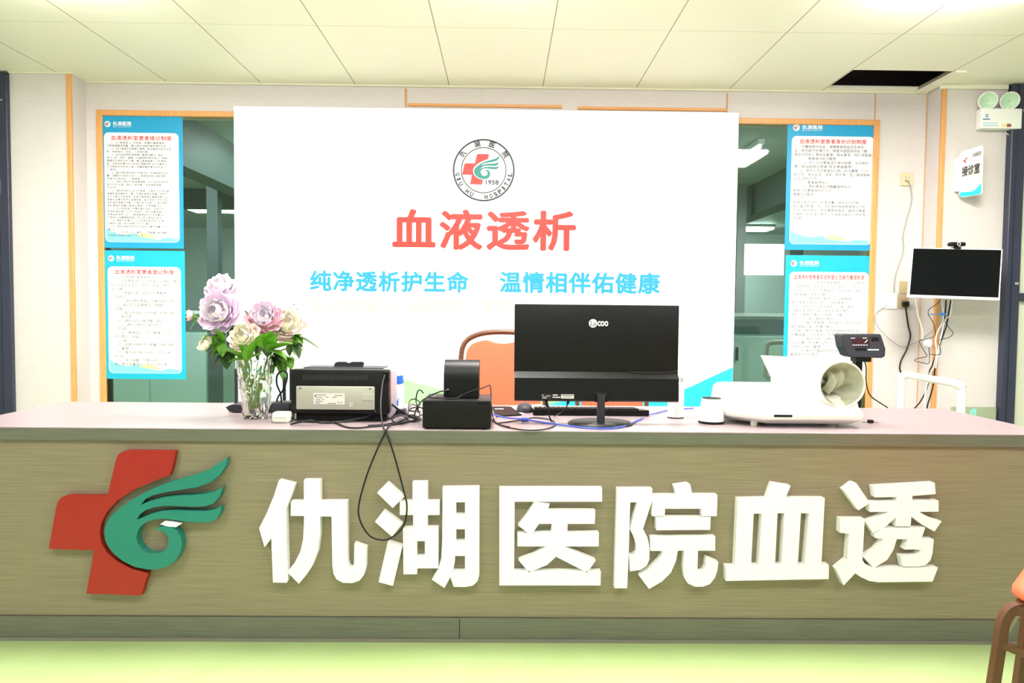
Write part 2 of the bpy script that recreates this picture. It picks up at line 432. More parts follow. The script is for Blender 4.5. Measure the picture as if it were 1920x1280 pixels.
M_cab = mat('cabinet_green', (.48, .62, .57), .5); M_cabd = mat('cabinet_dark', (.10, .15, .14), .5)
def cabinet(x0, x1, y, h, n, label):
    t = thing('cabinet', label, 'cabinet', ((x0 + x1) / 2, y + .25, 0))
    MB().bb(x0, x1, y, y + .5, 0, h).build('carcass', M_cab, t)
    MB().bb(x0 - .02, x1 + .02, y - .03, y + .52, h, h + .03).build('worktop', M_white, t)
    MB().bb(x0, x1, y - .008, y, h - .16, h - .03).build('drawer_band', M_cabd, t)
    wd = (x1 - x0) / n
    for i in range(n):
        d = MB().bb(x0 + wd * i + .008, x0 + wd * (i + 1) - .008, y - .018, y, .08, h - .18, .003, 1).build('door', M_cab, t)
        MB().bb(x0 + wd * i + .08, x0 + wd * i + .10, y - .035, y - .018, h - .40, h - .28).build('handle', M_ink, d)
cabinet(2.02, 3.62, 6.4, 1.13, 3, 'pale green waist-high cabinet with dark slot handles behind the right window')
cabinet(-3.85, -2.25, 6.7, 1.10, 3, 'pale green waist-high cabinet with white top edge behind the left window')
t = thing('handrail', 'pale tubular handrail with rounded corners seen through the glass of the right window', 'handrail', P(1450, 712, 4.95))
q = MB(); Yh = 4.95
a_, b_, c_, d_ = P(1478, 642, Yh), P(1443, 642, Yh), P(1434, 700, Yh), P(1462, 716, Yh)
q.tube([a_, a_.lerp(b_, .8), b_ + Vector((-.02, 0, -.03)), c_.lerp(b_, .2), c_, c_.lerp(d_, .4) + Vector((-.01, 0, -.01)), d_, d_ + Vector((.03, 0, -.05))], .018, 10, sm=4)
q.build('rail', M_cream, t, 60)
q = MB(); q.tube([d_ + Vector((.03, 0, -.04)), (d_.x + .03, Yh, 0.0)], .018, 10); q.tube([a_ + Vector((-.005, 0, .0)), (a_.x, Yh, 0.0)], .018, 10); q.build('post', M_cream, t, 60)

# ================================================================== BANNER
BY = 4.545
BL_, BR_ = P(440, 450, BY).x, P(1380, 450, BY).x
BT, BB = P(910, 205, BY).z, .42
tb = thing('banner', 'large white wall banner with red title, blue slogan and round hospital emblem', 'banner', ((BL_ + BR_) / 2, BY, BB))
MB().bb(BL_, BR_, BY, WY - .013, BB, BT).build('board', M_bannerw, tb)
LY = BY - .0012
def ptext(q, s, l, t_, r, bt, Y, bold=0, sp=1.0, cjk=True):
    """lettering fitted between two surveyed corners on the plane Y"""
    a = P(l, t_, Y); c = P(r, bt, Y)
    q.text(s, ((a.x + c.x) / 2, Y, (a.z + c.z) / 2), (c.x - a.x, 0, 0), (0, 0, a.z - c.z), bold, sp, cjk)
q = MB(); ptext(q, '血液透析', 738, 392, 1077, 470, LY, .030, 1.12); tag(q.build('title_lettering', M_titler, tb), 'red title lettering')
q = MB(); ptext(q, '纯净透析护生命', 582, 507, 877, 548, LY, .032, 1.08); tag(q.build('slogan_lettering', M_blue, tb), 'light blue slogan lettering, left half')
q = MB(); ptext(q, '温情相伴佑健康', 938, 509, 1236, 551, LY, .032, 1.08); tag(q.build('slogan_lettering', M_blue, tb), 'light blue slogan lettering, right half')
q = MB(); ptext(q, '用心呵护每个儿童脑功能', 582, 560, 868, 588, LY, .012, 1.08); tag(q.build('small_lettering', M_yell, tb), 'very pale yellow lettering')
q = MB(); ptext(q, '重塑', 905, 562, 953, 588, LY, .012, 1.08); tag(q.build('small_lettering', M_yell, tb), 'very pale yellow lettering beside the monitor')

CROSS = [(800, 98), (1155, 103), (1128, 240), (1110, 285), (1000, 325), (850, 390), (720, 475), (640, 560), (595, 650), (588, 720), (600, 790), (640, 860), (720, 930), (830, 985), (950, 1015), (900, 1185), (488, 1170), (545, 845), (205, 835), (262, 520), (275, 480), (305, 447), (345, 433), (645, 437), (710, 165), (725, 130), (755, 107)]
WING = [(1540, 155), (1480, 195), (1400, 245), (1300, 283), (1200, 310), (1080, 345), (980, 385), (880, 435), (790, 490), (700, 560), (650, 620), (627, 675), (622, 730), (640, 800), (690, 870), (760, 925), (850, 970), (940, 988), (1020, 988), (1090, 970), (1150, 930), (1190, 870), (1205, 800), (1195, 740), (1165, 695), (1120, 670), (1070, 663), (1030, 672), (1008, 690), (1050, 700), (1085, 722), (1105, 757), (1105, 795), (1090, 830), (1060, 855), (1010, 871), (950, 868), (910, 845), (875, 800), (862, 750), (872, 700), (900, 660), (940, 632), (1000, 613), (1070, 608), (1150, 618), (1250, 632), (1350, 638), (1420, 632), (1465, 610), (1490, 565), (1500, 515), (1450, 540), (1380, 552), (1280, 550), (1160, 545), (1060, 550), (980, 568), (910, 598), (865, 617), (885, 580), (930, 545), (1000, 522), (1080, 512), (1180, 514), (1290, 520), (1380, 515), (1440, 495), (1485, 445), (1508, 370), (1450, 405), (1370, 425), (1280, 432), (1180, 435), (1080, 445), (1000, 465), (940, 485), (893, 507), (930, 462), (990, 432), (1080, 410), (1200, 391), (1320, 372), (1420, 335), (1490, 278), (1530, 215)]
SLIVER = [(1040, 650), (1075, 627), (1130, 630), (1202, 645), (1160, 672), (1100, 667)]
def ring_poly(cx, cz, r0, r1, Y, n=64):
    return [[Vector((cx + r * math.cos(2 * PI * i / n), Y, cz + r * math.sin(2 * PI * i / n))) for i in range(n)] for r in (r1, r0)]
# round emblem on the banner
ec = P(907, 319, LY); er = (P(965, 319, LY).x - P(849, 319, LY).x) / 2
te = q = MB(); q.slab(ring_poly(ec.x, ec.z, er * .950, er, LY), None); q.slab(ring_poly(ec.x, ec.z, er * .708, er * .738, LY), None)
for ch, a in (('仇', 143), ('湖', 105), ('医', 72), ('院', 36)):
    a = math.radians(a); up = Vector((math.cos(a), 0, math.sin(a))); rt = Vector((math.sin(a), 0, -math.cos(a)))
    q.text(ch, (ec.x + up.x * er * .86, LY, ec.z + up.z * er * .86), rt * er * .185, up * er * .195, .035)
for i, ch in enumerate('QIU HU  HOSPITAL'):
    if ch == ' ': continue
    a = math.radians(189.5 + (351 - 189.5) * i / 15.0); up = -Vector((math.cos(a), 0, math.sin(a))); rt = Vector((-math.sin(a), 0, math.cos(a)))
    q.text(ch, (ec.x - up.x * er * .86, LY, ec.z - up.z * er * .86), rt * er * (.03 if ch == 'I' else .095), up * er * .135, .05, 1, False)
q.text('1958', (ec.x + er * .275, LY, ec.z - er * .385), (er * .41, 0, 0), (0, 0, er * .14), .03, 1.05, False)
tag(q.build('emblem_ring', M_ink, tb), 'black double ring with Chinese and English lettering')
def logo_map(pts, cx, cz, s, Y):
    return [Vector((cx + (p[0] - 880) * s, Y, cz - (p[1] - 640) * s)) for p in pts]
ls = er * .00091
tag(MB().slab([logo_map(CROSS, ec.x - er * .08, ec.z + er * .03, ls, LY)], None).build('emblem_cross', M_titler, tb), 'red cross')
tag(MB().slab([logo_map(WING, ec.x - er * .08, ec.z + er * .03, ls, LY - .0004)], None).build('emblem_wing', M_tealp, tb), 'teal wing')
# waves along the foot of the banner
M_wg = mat('banner_pale_green', (.36, .74, .34), .5); M_wc = mat('banner_cyan', (.02, .62, .74), .5)
def wave(name, m, pts, dY):
    top = smooth_path([Vector((x, LY - dY, z)) for x, z in pts], 8)
    MB().slab([[Vector((top[0].x, LY - dY, BB + .002))] + top + [Vector((top[-1].x, LY - dY, BB + .002))]], None).build(name, m, tb)
wave('wave', mat('banner_pale_cyan', (.62, .90, .92), .5), [(BL_ + .002, .83), (-1.45, .77), (-1.1, .70), (-.7, .62), (0, .50)], .0)
wave('wave', M_wg, [(-1.3, .50), (-.95, .66), (-.72, .73), (-.55, .69), (-.2, .62), (.2, .66), (.6, .62), (.9, .55)], .0003)
wave('wave', M_wc, [(.15, .52), (.5, .60), (.9, .62), (1.15, .66), (1.33, .74), (BR_ - .002, .81)], .0006)

# ================================================================== POSTERS
BODY1 = ['    1、以“患者至上”为宗旨，热情为患者服务，', '不断提高服务质量，建立良好的医护患护理的关系。', '    2、实行患者实名制登记管理，核对患者的姓名及性', '别、年龄身份、住址、工作单位等。', '    3、初次血液透析患者需了解病史情况，首先', '进行乙肝、丙肝、梅毒、艾滋病等检查并登记，根据', '病情作出透析治疗方案，建立患者档案，乙肝患者、', '者、丙肝阳性需分区分机进行隔离透析治疗消毒防止', '交叉感染的发生并记录，签署知情同意书并告知。', '一类的。', '    4、每次透析前应进行严格评估，检查患者的血压', '量、体重及生命体征变化，了解患者透析间期的情况', '处理及并发症状，了解患者。', '    5、透析过程中严密观察病情，及时发现各种并发', '症并及时处理，透析记录完整、字迹清楚准确。', '及时处。', '    6、透析结束后应当评估患者，定期进行化验检查', '根据检查结果制定方案，并通知患者和家属，透析的', '治疗方案及饮食指导，定期开展患者的健康宣教活动', '患者应当遵守医院的规章制度，服从医务人员的安排', '保持透析室整洁安静，不得在室内吸烟、饮食及喧哗', '透析患者的家属在等候区等候，不得随意进出。', '    7、应为患者建立完整的病历资料，内容齐全', '各项检查结果应及时归档保存，资料完整准确可以。', '定期组织病例讨论，不断提高透析的治疗质量水平', '严格执行消毒隔离制度，防止院内感染的发生。', '    8、遇到突发情况，应立即报告医师进行处理', '并做好记录，配合抢救工作的开展。', '    9、透析机每次使用后应当进行清洗消毒工作。', '登记。', '    10、工作人员应当认真学习，严格遵守各项操作', '规程登记制度并做好工作记录。']
BODY2 = ['    1、血液透析室患者登记', '  一、所有患者进行实名制登记，资料完整', '登记内容包括姓名、性别、年龄、身份', '住址等。', '    二、患者的登记由专人负责管理', '  的规定。', '      1、首次透析患者应当提供病历资料', '    2、登记的内容要真实、准确的', '  记录，', '    三、登记的资料应及时录入系统上报', '      登记表', '    四、透析治疗记录完整，保存', '      2、透析过程的记录由护士', '    完成。', '      五、患者转出、死亡等情况应当', '  及时登记，保留', '    记录。', '    六、定期对资料进行核查，资料保密', '      管理', '    七、每月进行统计分析一次并上报', '  应当。', '    八、专人保管、不得外泄', '  登记表应妥善保存三年以上的记录']
BODY3 = ['    为确保医疗安全，保障患者权益及生命安', '全，规范医疗护理行为，根据中国医院协会《患', '者安全目标》等安全管理、相关要求，特订本制度。', '    一、患者身份标识管理', '      1、护士应对患者进行身份核查，治疗前护', '理，转运前核对患者“姓名患者腕带”', '    2、医护人员对患者实行统一标识管理，门诊', '就诊号、身份证号、床号、姓名等，至少使用两种', '以上识别方式。', '    二、患者腕带标识', '      1、透析患者必须佩戴腕带标识', '用来识别患者身份的方式', '患者应当配合', '    三、', '在进行各项治疗、标本采集、给药时应严格', '执行查对制度，至少同时使用两种患者身份识别', '方式，核对床号、姓名等患者信息，确保对患者', '的身份识别无误，核对工作由两名医护人员共同', '完成。']
BODY4 = ['        为了加强透析患者管理，实行实名制登记', '所有患者首次来院登记时出示身份证，进行', '实名登记，由专人负责录入、核对资料，确保', '信息准确，资料完整。', '      一、患者登记要求，实名制管理', '登记患者的姓名、性别、年龄等身份', '住址，联系方式，医保类型，诊断、病史', '过敏史等资料，每次透析前核对身份，', '透析记录单的填写应准确、完整。', '      二、病历管理的要求', '      1、每位患者建立透析病历，按时间排列', '首次病程记录，知情同意书', '化验单，透析记录单，各项检查单按顺序排列', '妥善保管，防止丢失，不得涂改，', '      2、每月小结，定期对透析病历进行检查', '及时完善，完成率应达百分之百，资料的', '存放应当统一管理。', '      3、病历的查阅须经批准', '患者转院时应提供', '病历摘要复印件。', '      三、透析病历的保存', '患者病历应由专人保管', '永久保存。']
def poster(l, t_, r, b_, title, body, label, base, ink, ix, bb_, tw=.73, tname='仇湖医院', py=None):
    Y0 = WY - .0015
    a = P(l, (t_ + 0), Y0); c = P(r, b_, Y0)
    x0, x1, z1, z0 = a.x, c.x, a.z, c.z
    W, H = x1 - x0, z1 - z0
    t = thing('poster', label, 'poster', ((x0 + x1) / 2, Y0, z0), 'blue notice posters on the windows')
    MB().bb(x0, x1, Y0 - .002, Y0, z0, z1).build('sheet', base, t)
    Y = Y0 - .0026
    px0, px1, pz0, pz1 = x0 + .05 * W, x1 - .05 * W, z0 + .045 * H, z1 - .125 * H
    pn = MB().slab([onY(rrect(px0, px1, pz0, pz1, .03), Y)], None).build('panel', M_paper, t)
    Y -= .0005
    # pale wave and yellow rise in the panel foot
    pts = smooth_path([Vector((px0 + (px1 - px0) * u, Y, pz0 + .09 * H * v)) for u, v in ((0.005, 1.15), (.12, .8), (.25, .62), (.4, .72), (.55, .45), (.7, .25), (.82, .42), (.995, .30))], 6)
    MB().slab([[Vector((px0 + .028, Y, pz0 + .002))] + [Vector((px0 + .008, Y, pz0 + .012))] + pts + [Vector((px1 - .004, Y, pz0 + .018)), Vector((px1 - .028, Y, pz0 + .002))]], None).build('wave', M_pale, t)
    pts = smooth_path([Vector((px0 + (px1 - px0) * u, Y - .0003, pz0 + .09 * H * v)) for u, v in ((.42, .55), (.5, .78), (.58, .70), (.66, .55), (.70, .36))], 5)
    MB().slab([pts + [Vector((px0 + (px1 - px0) * .55, Y - .0003, pz0 + .09 * H * .40))]], None).build('accent', M_sun, t)
    q = MB(); q.text(title, ((x0 + x1) / 2, Y, z1 - .165 * H), (W * tw, 0, 0), (0, 0, H * .036), .018, 1.08); tag(q.build('title_lettering', M_pred, t), 'red title')
    q = MB(); n_ = len(body); lh = (pz1 - .06 * H - (pz0 + bb_ * H)) / n_; em = lh * .88
    for i, s_ in enumerate(body):
        ss = s_.lstrip(' '); ind = (len(s_) - len(ss)) * .5 * em
        wd = sum((.55 if ord(ch) < 128 else 1.0) for ch in ss) * em
        wd = min(wd, px1 - px0 - .04 * W - ind)
        q.text(ss, (px0 + .03 * W + ind + wd / 2, Y - .0004, pz1 - .065 * H - lh * (i + .5)), (wd, 0, 0), (0, 0, em * .92), .012)
    q.build('body_lettering', ink, t)
    rc = (x0 + .095 * W, z1 - .062 * H); rr = .036 * W
    rd = MB().slab([[Vector((rc[0] + rr * math.cos(2 * PI * i / 28), Y0 - .0026, rc[1] + rr * math.sin(2 * PI * i / 28))) for i in range(28)]], None).build('roundel', M_paper, t)
    sc = rr * .00115
    MB().slab([logo_map(CROSS, rc[0] - rr * .05, rc[1], sc, Y0 - .0030)], None).build('cross', M_pred, rd)
    MB().slab([logo_map(WING, rc[0] - rr * .05, rc[1], sc, Y0 - .0033)], None).build('wing', M_teal, rd)
    q = MB(); q.text(tname, (x0 + .27 * W, Y0 - .0026, z1 - .057 * H), (W * .22, 0, 0), (0, 0, H * .032), .02, 1.1); q.text('QIU HU HOSPITAL', (x0 + .27 * W, Y0 - .0026, z1 - .082 * H), (W * .22, 0, 0), (0, 0, H * .008), 0, 1, False); tag(q.build('hospital_lettering', M_paper, t), 'white hospital name')
poster(187, 217, 345, 466, '血液透析室患者接诊制度', BODY1, 'blue-bordered notice densely printed, upper one on the left window', M_pblue, M_inkg, 0, .045)
poster(194, 469, 349, 711, '血液透析室患者登记制度', BODY2, 'blue-bordered notice with light-washed sparse print, lower one on the left window', M_pcyan, M_inkl, 0, .06)
poster(1477, 224, 1641, 470, '血液透析室患者身份识别制度', BODY3, 'blue-bordered notice with short text and blank foot, upper one on the right window', M_pblue, M_inkg, 0, .19)
poster(1473, 478, 1630, 726, '血液透析室患者实名制登记及病历管理制度', BODY4, 'blue-bordered notice with a long red title, lower right, behind the scale display', M_pcyan, M_inkl, 0, .07, .80)

a, c = P(1396, 457, WY - .001), P(1469, 516, WY - .001)
t = thing('paper_notice', 'white sheet taped to the glass of the right window', 'paper notice', ((a.x + c.x) / 2, WY - .001, c.z))
MB().bb(a.x, c.x, WY - .003, WY - .001, c.z, a.z).build('sheet', M_paper, t)
q = MB(); xm = P(1446, 486, WY).x
for i, ch in enumerate('闲人免进'): q.text(ch, (xm, WY - .0036, (a.z + c.z) / 2 + .02 - i * .022), (.018, 0, 0), (0, 0, .018), .0)
q.build('lettering', M_inkg, t)

# ================================================================== RECEPTION COUNTER
FY = 2.445                                     # plane of the counter front
TZ = .745
tc_ = thing('reception_counter', 'long grey-brown wood-grain reception counter with raised hospital lettering', 'counter', (0.03, 2.75, 0))
MB().bb(-1.91, 1.95, FY - .012, 3.10, TZ - .045, TZ, .003, 2).build('worktop', M_top, tc_)
MB().bb(-1.745, .09, FY, FY + .02, .085, TZ - .045).build('front_panel', M_wood, tc_)
MB().bb(.0903, 1.85, FY, FY + .02, .085, TZ - .045).build('front_panel', M_wood, tc_)
MB().bb(-1.90, 1.94, FY - .013, FY - .0125, TZ - .044, TZ - .003).build('edge_band', M_kick, tc_)
for x0, x1 in ((-1.745, -.146), (-.143, 1.85)):
    MB().bb(x0, x1, FY - .010, FY + .02, .012, .083).build('kick_plate', M_kick, tc_)
MB().bb(-1.75, 1.855, FY - .016, FY + .02, 0, .011).build('floor_strip', mat('floor_strip', (.20, .19, .15), .3), tc_)
for x0 in (-1.745, 1.83, -.02):
    MB().bb(x0, x0 + .02, FY + .02, 3.06, 0, TZ - .045).build('side_panel', M_wood, tc_)
MB().bb(-1.725, 1.83, FY + .34, FY + .36, .1, TZ - .045).build('modesty_panel', M_wood, tc_)

# raised letters
def zc2(pts): return [((p[0]) / 3.764 + 460, p[1] / 3.764 + 800) for p in pts]
def zc3(pts): return [((p[0]) / 4.174 + 920, p[1] / 4.174 + 860) for p in pts]
def zc4(pts): return [((p[0]) / 4.174 + 1340, p[1] / 4.174 + 860) for p in pts]
TH = .030
def to_front(pts, d=TH): return [P(x, y, FY - d) for x, y in pts]
LET = {
 '仇': (zc2, [[[(237, 376), (348, 405), (335, 450), (288, 580), (292, 800), (300, 1080), (292, 1100), (195, 1098), (183, 785), (135, 848), (97, 715), (150, 610), (200, 490)]],
             [[(413, 375), (528, 375), (528, 525), (718, 525), (722, 950), (730, 982), (745, 995), (760, 984), (767, 960), (770, 822), (856, 852), (852, 990), (838, 1045), (805, 1085), (755, 1102), (690, 1100), (645, 1077), (622, 1037), (614, 980), (608, 632), (526, 632), (526, 760), (512, 880), (470, 985), (430, 1045), (378, 1107), (295, 1025), (350, 955), (388, 880), (408, 790), (413, 690), (414, 628), (320, 628), (322, 525), (413, 525)]]]),
 '湖': (zc2, [[[(1003, 392), (1120, 494), (1040, 573), (930, 465)]], [[(978, 590), (1108, 685), (1035, 775), (915, 670)]], [[(1005, 812), (1108, 842), (1040, 1122), (940, 1095)]],
             [[(1180, 390), (1286, 390), (1286, 525), (1370, 525), (1370, 622), (1286, 622), (1286, 710), (1362, 710), (1362, 998), (1212, 998), (1210, 1040), (1116, 1040), (1112, 715), (1184, 712), (1184, 622), (1090, 622), (1090, 525), (1180, 525)], [(1210, 806), (1267, 806), (1267, 915), (1210, 915)]],
             [[(1392, 428), (1652, 425), (1650, 1050), (1638, 1090), (1605, 1120), (1550, 1130), (1470, 1128), (1447, 1060), (1405, 1137), (1317, 1078), (1360, 1005), (1382, 930), (1390, 800)], [(1487, 532), (1550, 532), (1550, 620), (1487, 620)], [(1487, 722), (1550, 722), (1550, 808), (1487, 808)], [(1480, 910), (1550, 910), (1550, 1020), (1465, 1020), (1477, 960)]]]),
 '医': (zc3, [[[(68, 227), (872, 227), (872, 335), (188, 335), (183, 878), (862, 880), (860, 990), (68, 990)]],
             [[(345, 335), (462, 352), (448, 402), (818, 402), (815, 508), (602, 508), (600, 580), (847, 577), (845, 685), (578, 685), (822, 795), (755, 890), (512, 765), (440, 830), (300, 888), (218, 792), (330, 748), (435, 685), (210, 685), (210, 578), (294, 582), (215, 520), (280, 440)], [(378, 508), (480, 508), (472, 576), (330, 580)]]]),
 '院': (zc3, [[[(990, 232), (1265, 232), (1265, 325), (1192, 548), (1226, 612), (1243, 695), (1242, 785), (1222, 835), (1175, 868), (1092, 880), (1083, 757), (1117, 752), (1138, 730), (1140, 680), (1125, 620), (1090, 550), (1148, 340), (1092, 340), (1080, 757), (1068, 1012), (968, 1012)]],
             [[(1433, 208), (1545, 192), (1562, 200), (1578, 280), (1775, 282), (1770, 448), (1650, 448), (1650, 390), (1365, 390), (1362, 448), (1262, 448), (1268, 282), (1452, 282)]],
             [[(1293, 455), (1722, 455), (1718, 555), (1297, 558)]],
             [[(1250, 612), (1758, 607), (1757, 718), (1622, 718), (1618, 855), (1626, 880), (1645, 884), (1665, 873), (1682, 840), (1688, 767), (1782, 807), (1775, 870), (1755, 930), (1715, 980), (1660, 1000), (1600, 1000), (1545, 975), (1515, 930), (1507, 860), (1515, 718), (1465, 718), (1450, 800), (1410, 890), (1340, 960), (1240, 1018), (1160, 912), (1240, 865), (1310, 795), (1340, 750), (1350, 720), (1250, 720)]]]),
 '血': (zc4, [[[(450, 187), (595, 210), (555, 305), (862, 307), (835, 824), (893, 827), (893, 940), (88, 955), (86, 840), (158, 838), (182, 312), (408, 307)], [(305, 428), (370, 428), (345, 830), (285, 832)], [(492, 425), (548, 425), (525, 828), (472, 830)], [(675, 425), (740, 425), (705, 828), (650, 830)]]]),
 '透': (zc4, [[[(1085, 185), (1108, 188), (1215, 345), (1125, 403), (1008, 242)]],
             [[(985, 468), (1175, 468), (1156, 790), (1180, 828), (1250, 853), (1748, 850), (1705, 960), (1280, 965), (1210, 955), (1145, 925), (1100, 895), (1010, 990), (950, 860), (1038, 788), (1052, 585), (980, 578)]],
             [[(1240, 214), (1722, 187), (1730, 275), (1548, 290), (1546, 326), (1752, 326), (1752, 412), (1600, 415), (1690, 463), (1777, 488), (1720, 568), (1625, 515), (1540, 450), (1533, 528), (1415, 528), (1420, 455), (1345, 525), (1240, 580), (1182, 493), (1290, 450), (1360, 415), (1215, 415), (1210, 337), (1422, 328), (1425, 298), (1255, 302)]],
             [[(1312, 540), (1648, 537), (1620, 622), (1715, 630), (1705, 740), (1688, 795), (1650, 830), (1600, 842), (1472, 842), (1457, 760), (1570, 755), (1605, 738), (1615, 710), (1482, 708), (1515, 628), (1425, 628), (1400, 710), (1350, 790), (1245, 855), (1167, 770), (1260, 710), (1300, 660), (1320, 625), (1258, 620), (1248, 590)]]]),
}
for ch, where in zip('仇湖医院血透', ('first character of the sign, beside the emblem', 'second character, behind the hanging cable loop', 'third character, square open box shape', 'fourth character, left of the grid-shaped one', 'fifth character, grid of upright bars on a base', 'last character at the right end of the sign')):
    fn, polys = LET[ch]
    q = MB()
    for loops in polys: q.slab([to_front(fn(lp)) for lp in loops], (0, TH - .0005, 0))
    o = q.build('sign_letter', M_letter)
    tag(o, 'white raised sign letter %s, %s' % (ch, where), 'sign letter', 'white raised letters on the counter front')
# raised emblem
ze = lambda pts: [(p[0] / 4 + 40, p[1] / 4 + 820) for p in pts]
ce = P(230, 1115, FY - .01)
t = thing('hospital_emblem', 'raised emblem of a slanted red cross and teal wing at the left of the counter', 'emblem', ce)
tag(MB().slab([to_front(ze(CROSS), .024)], (0, .0235, 0)).build('cross', M_red, t), 'slanted red cross with rounded corners')
tag(MB().slab([to_front(ze(WING), .034)], (0, .0335, 0)).build('wing', M_teal, t), 'teal three-feathered wing')
tag(MB().slab([to_front(ze(SLIVER), .034)], (0, .0335, 0)).build('beak', M_letter, t), 'small white beak')

# ================================================================== CHAIRS
def make_chair(label, group):
    t = thing('banquet_chair', label, 'chair', (0, 0, 0), group)
    q = MB(); rg = []
    for z, i_ in ((.420, .03), (.424, .010), (.434, 0), (.448, 0), (.460, .008), (.467, .022), (.471, .06)):
        rg.append([q.bm.verts.new((x, y, z)) for x, y in rrect(-.215 + i_, .215 - i_, -.215 + i_, .215 - i_, .075 - i_ * .5)])
    for r_a, r_b in zip(rg, rg[1:]):
        for i in range(len(r_a)): q.face((r_a[i], r_a[(i + 1) % len(r_a)], r_b[(i + 1) % len(r_a)], r_b[i]))
    q.face(list(reversed(rg[0]))); q.face(rg[-1]); q.build('seat', M_orange, t, 60)
    # shield shaped pad with a dip in its top edge
    def back(side):
        y = .215 if side else .255
        pts = []
        for x, z in ((-.165, .53), (.165, .53), (.178, .70), (.180, .86), (.165, .915), (.13, .94), (.08, .950), (.045, .94), (0, .934), (-.045, .94), (-.08, .950), (-.13, .94), (-.165, .915), (-.180, .86), (-.178, .70)):
            pts.append(Vector((x, y + (z - .5) * .10, z)))
        return pts
    q = MB(); f = smooth_path(back(1) + [back(1)[0]], 3)[:-1]
    q.slab([f], (0, .04, 0)); o = q.build('backrest', M_orange, t, 40)
    md = o.modifiers.new('bevel', 'BEVEL'); md.width = .012; md.segments = 3; md.limit_method = 'ANGLE'
    q = MB()
    fr = [(-.205, .185, .44), (-.205, .235, .62), (-.205, .262, .84), (-.190, .272, .93), (-.14, .276, .97), (-.06, .278, .988), (.06, .278, .988), (.14, .276, .97), (.190, .272, .93), (.205, .262, .84), (.205, .235, .62), (.205, .185, .44)]
    q.tube(fr, .0125, 10, sm=5); q.build('back_frame', M_brown, t, 60)
    q = MB()
    for a, c in (((-.2, -.19, .405), (.2, -.19, .405)), ((-.2, .19, .405), (.2, .19, .405)), ((-.2, -.2, .405), (-.2, .2, .405)), ((.2, -.2, .405), (.2, .2, .405))): q.tube([a, c], .012, square=True)
    q.build('seat_frame', M_brown, t)
    for s in (-1, 1):
        MB().tube([(s * .175, -.165, .412), (s * .205, -.20, .408), (s * .222, -.218, .375), (s * .228, -.225, .30), (s * .245, -.25, 0)], .0115, square=True, sm=4).build('leg', M_brown, t, 40)
        MB().tube([(s * .175, .165, .412), (s * .205, .20, .408), (s * .222, .218, .375), (s * .228, .235, .30), (s * .240, .285, 0)], .0115, square=True, sm=4).build('leg', M_brown, t, 40)
        MB().tube([(s * .226, -.22, .315), (s * .20, .19, .18 + .06)], .009, square=True).build('side_brace', M_brown, t)
    MB().tube([(-.226, -.222, .335), (.226, -.222, .335)], .009, square=True).build('front_stretcher', M_brown, t)
    return t
def copy_tree(o, parent=None):
    c = o.copy(); COL.objects.link(c)
    if parent is not None: c.parent = parent
    for ch in list(o.children): copy_tree(ch, c)
    return c
CG = 'orange banquet chairs'
ch1 = make_chair('orange padded chair with brown metal frame behind the counter, left of the monitor', CG)
ch1.location = (P(936, 700, 3.55).x, 3.35, 0.0); ch1.rotation_euler.z = math.radians(-4); ch1.scale = (1.06, 1, 1.06)
c2 = copy_tree(ch1); c2['label'] = 'orange padded chair behind the counter, mostly hidden by the large monitor'
c2.location = (P(1163, 700, 3.95).x, 3.85, 0); c2.rotation_euler.z = math.radians(5); c2.scale = (1, 1, .93)
c3 = copy_tree(ch1); c3['label'] = 'orange chair with brown leg in front of the counter at the right edge'
c3.scale = (1, 1, 1)
cp = T(1893, 1110, .45); c3.location = (cp.x + .30, cp.y + .005, 0); c3.rotation_euler.z = math.radians(-135)

# ================================================================== THINGS ON THE COUNTER
Z = TZ
def at(px, py): return T(px, py, TZ)

# --- vase
v0 = at(476, 785); vx, vy = v0.x, v0.y + .02
t = thing('vase', 'clear crinkled glass vase holding the peonies on the counter', 'vase', (vx, vy, Z))
H = P(476, 673, vy).z - Z
q = MB(); q.keep = False
def vase_out(u, v):
    a = 2 * PI * u; z = H * v
    r = .043 + .022 * v ** .9
    r += .0030 * math.sin(7 * a + 9 * v * 2 + 2 * math.sin(11 * v)) * (1 if .04 < v < .97 else .2) + .0022 * math.sin(11 * a - 17 * v + 3 * math.sin(5 * a))
    return Vector((vx + r * math.cos(a), vy + r * math.sin(a), Z + .0005 + z))
def vase_in(u, v):
    a = 2 * PI * u; r = .037 + .0225 * v
    return Vector((vx + r * math.cos(a), vy + r * math.sin(a), Z + .016 + (H - .016) * v))
N = 72
q.grid(vase_out, N, 26, True); q.grid(vase_in, N, 14, True)
q.bm.verts.ensure_lookup_table()
vo = q.bm.verts
ot = [vo[i * 26 + 25] for i in range(N)]; obm = [vo[i * 26] for i in range(N)]
it = [vo[N * 26 + i * 14 + 13] for i in range(N)]; ib = [vo[N * 26 + i * 14] for i in range(N)]
for i in range(N): q.face((ot[i], ot[(i + 1) % N], it[(i + 1) % N], it[i]))
q.face(list(reversed(obm))); q.face(ib)
q.build('body', M_vase, t, 50)

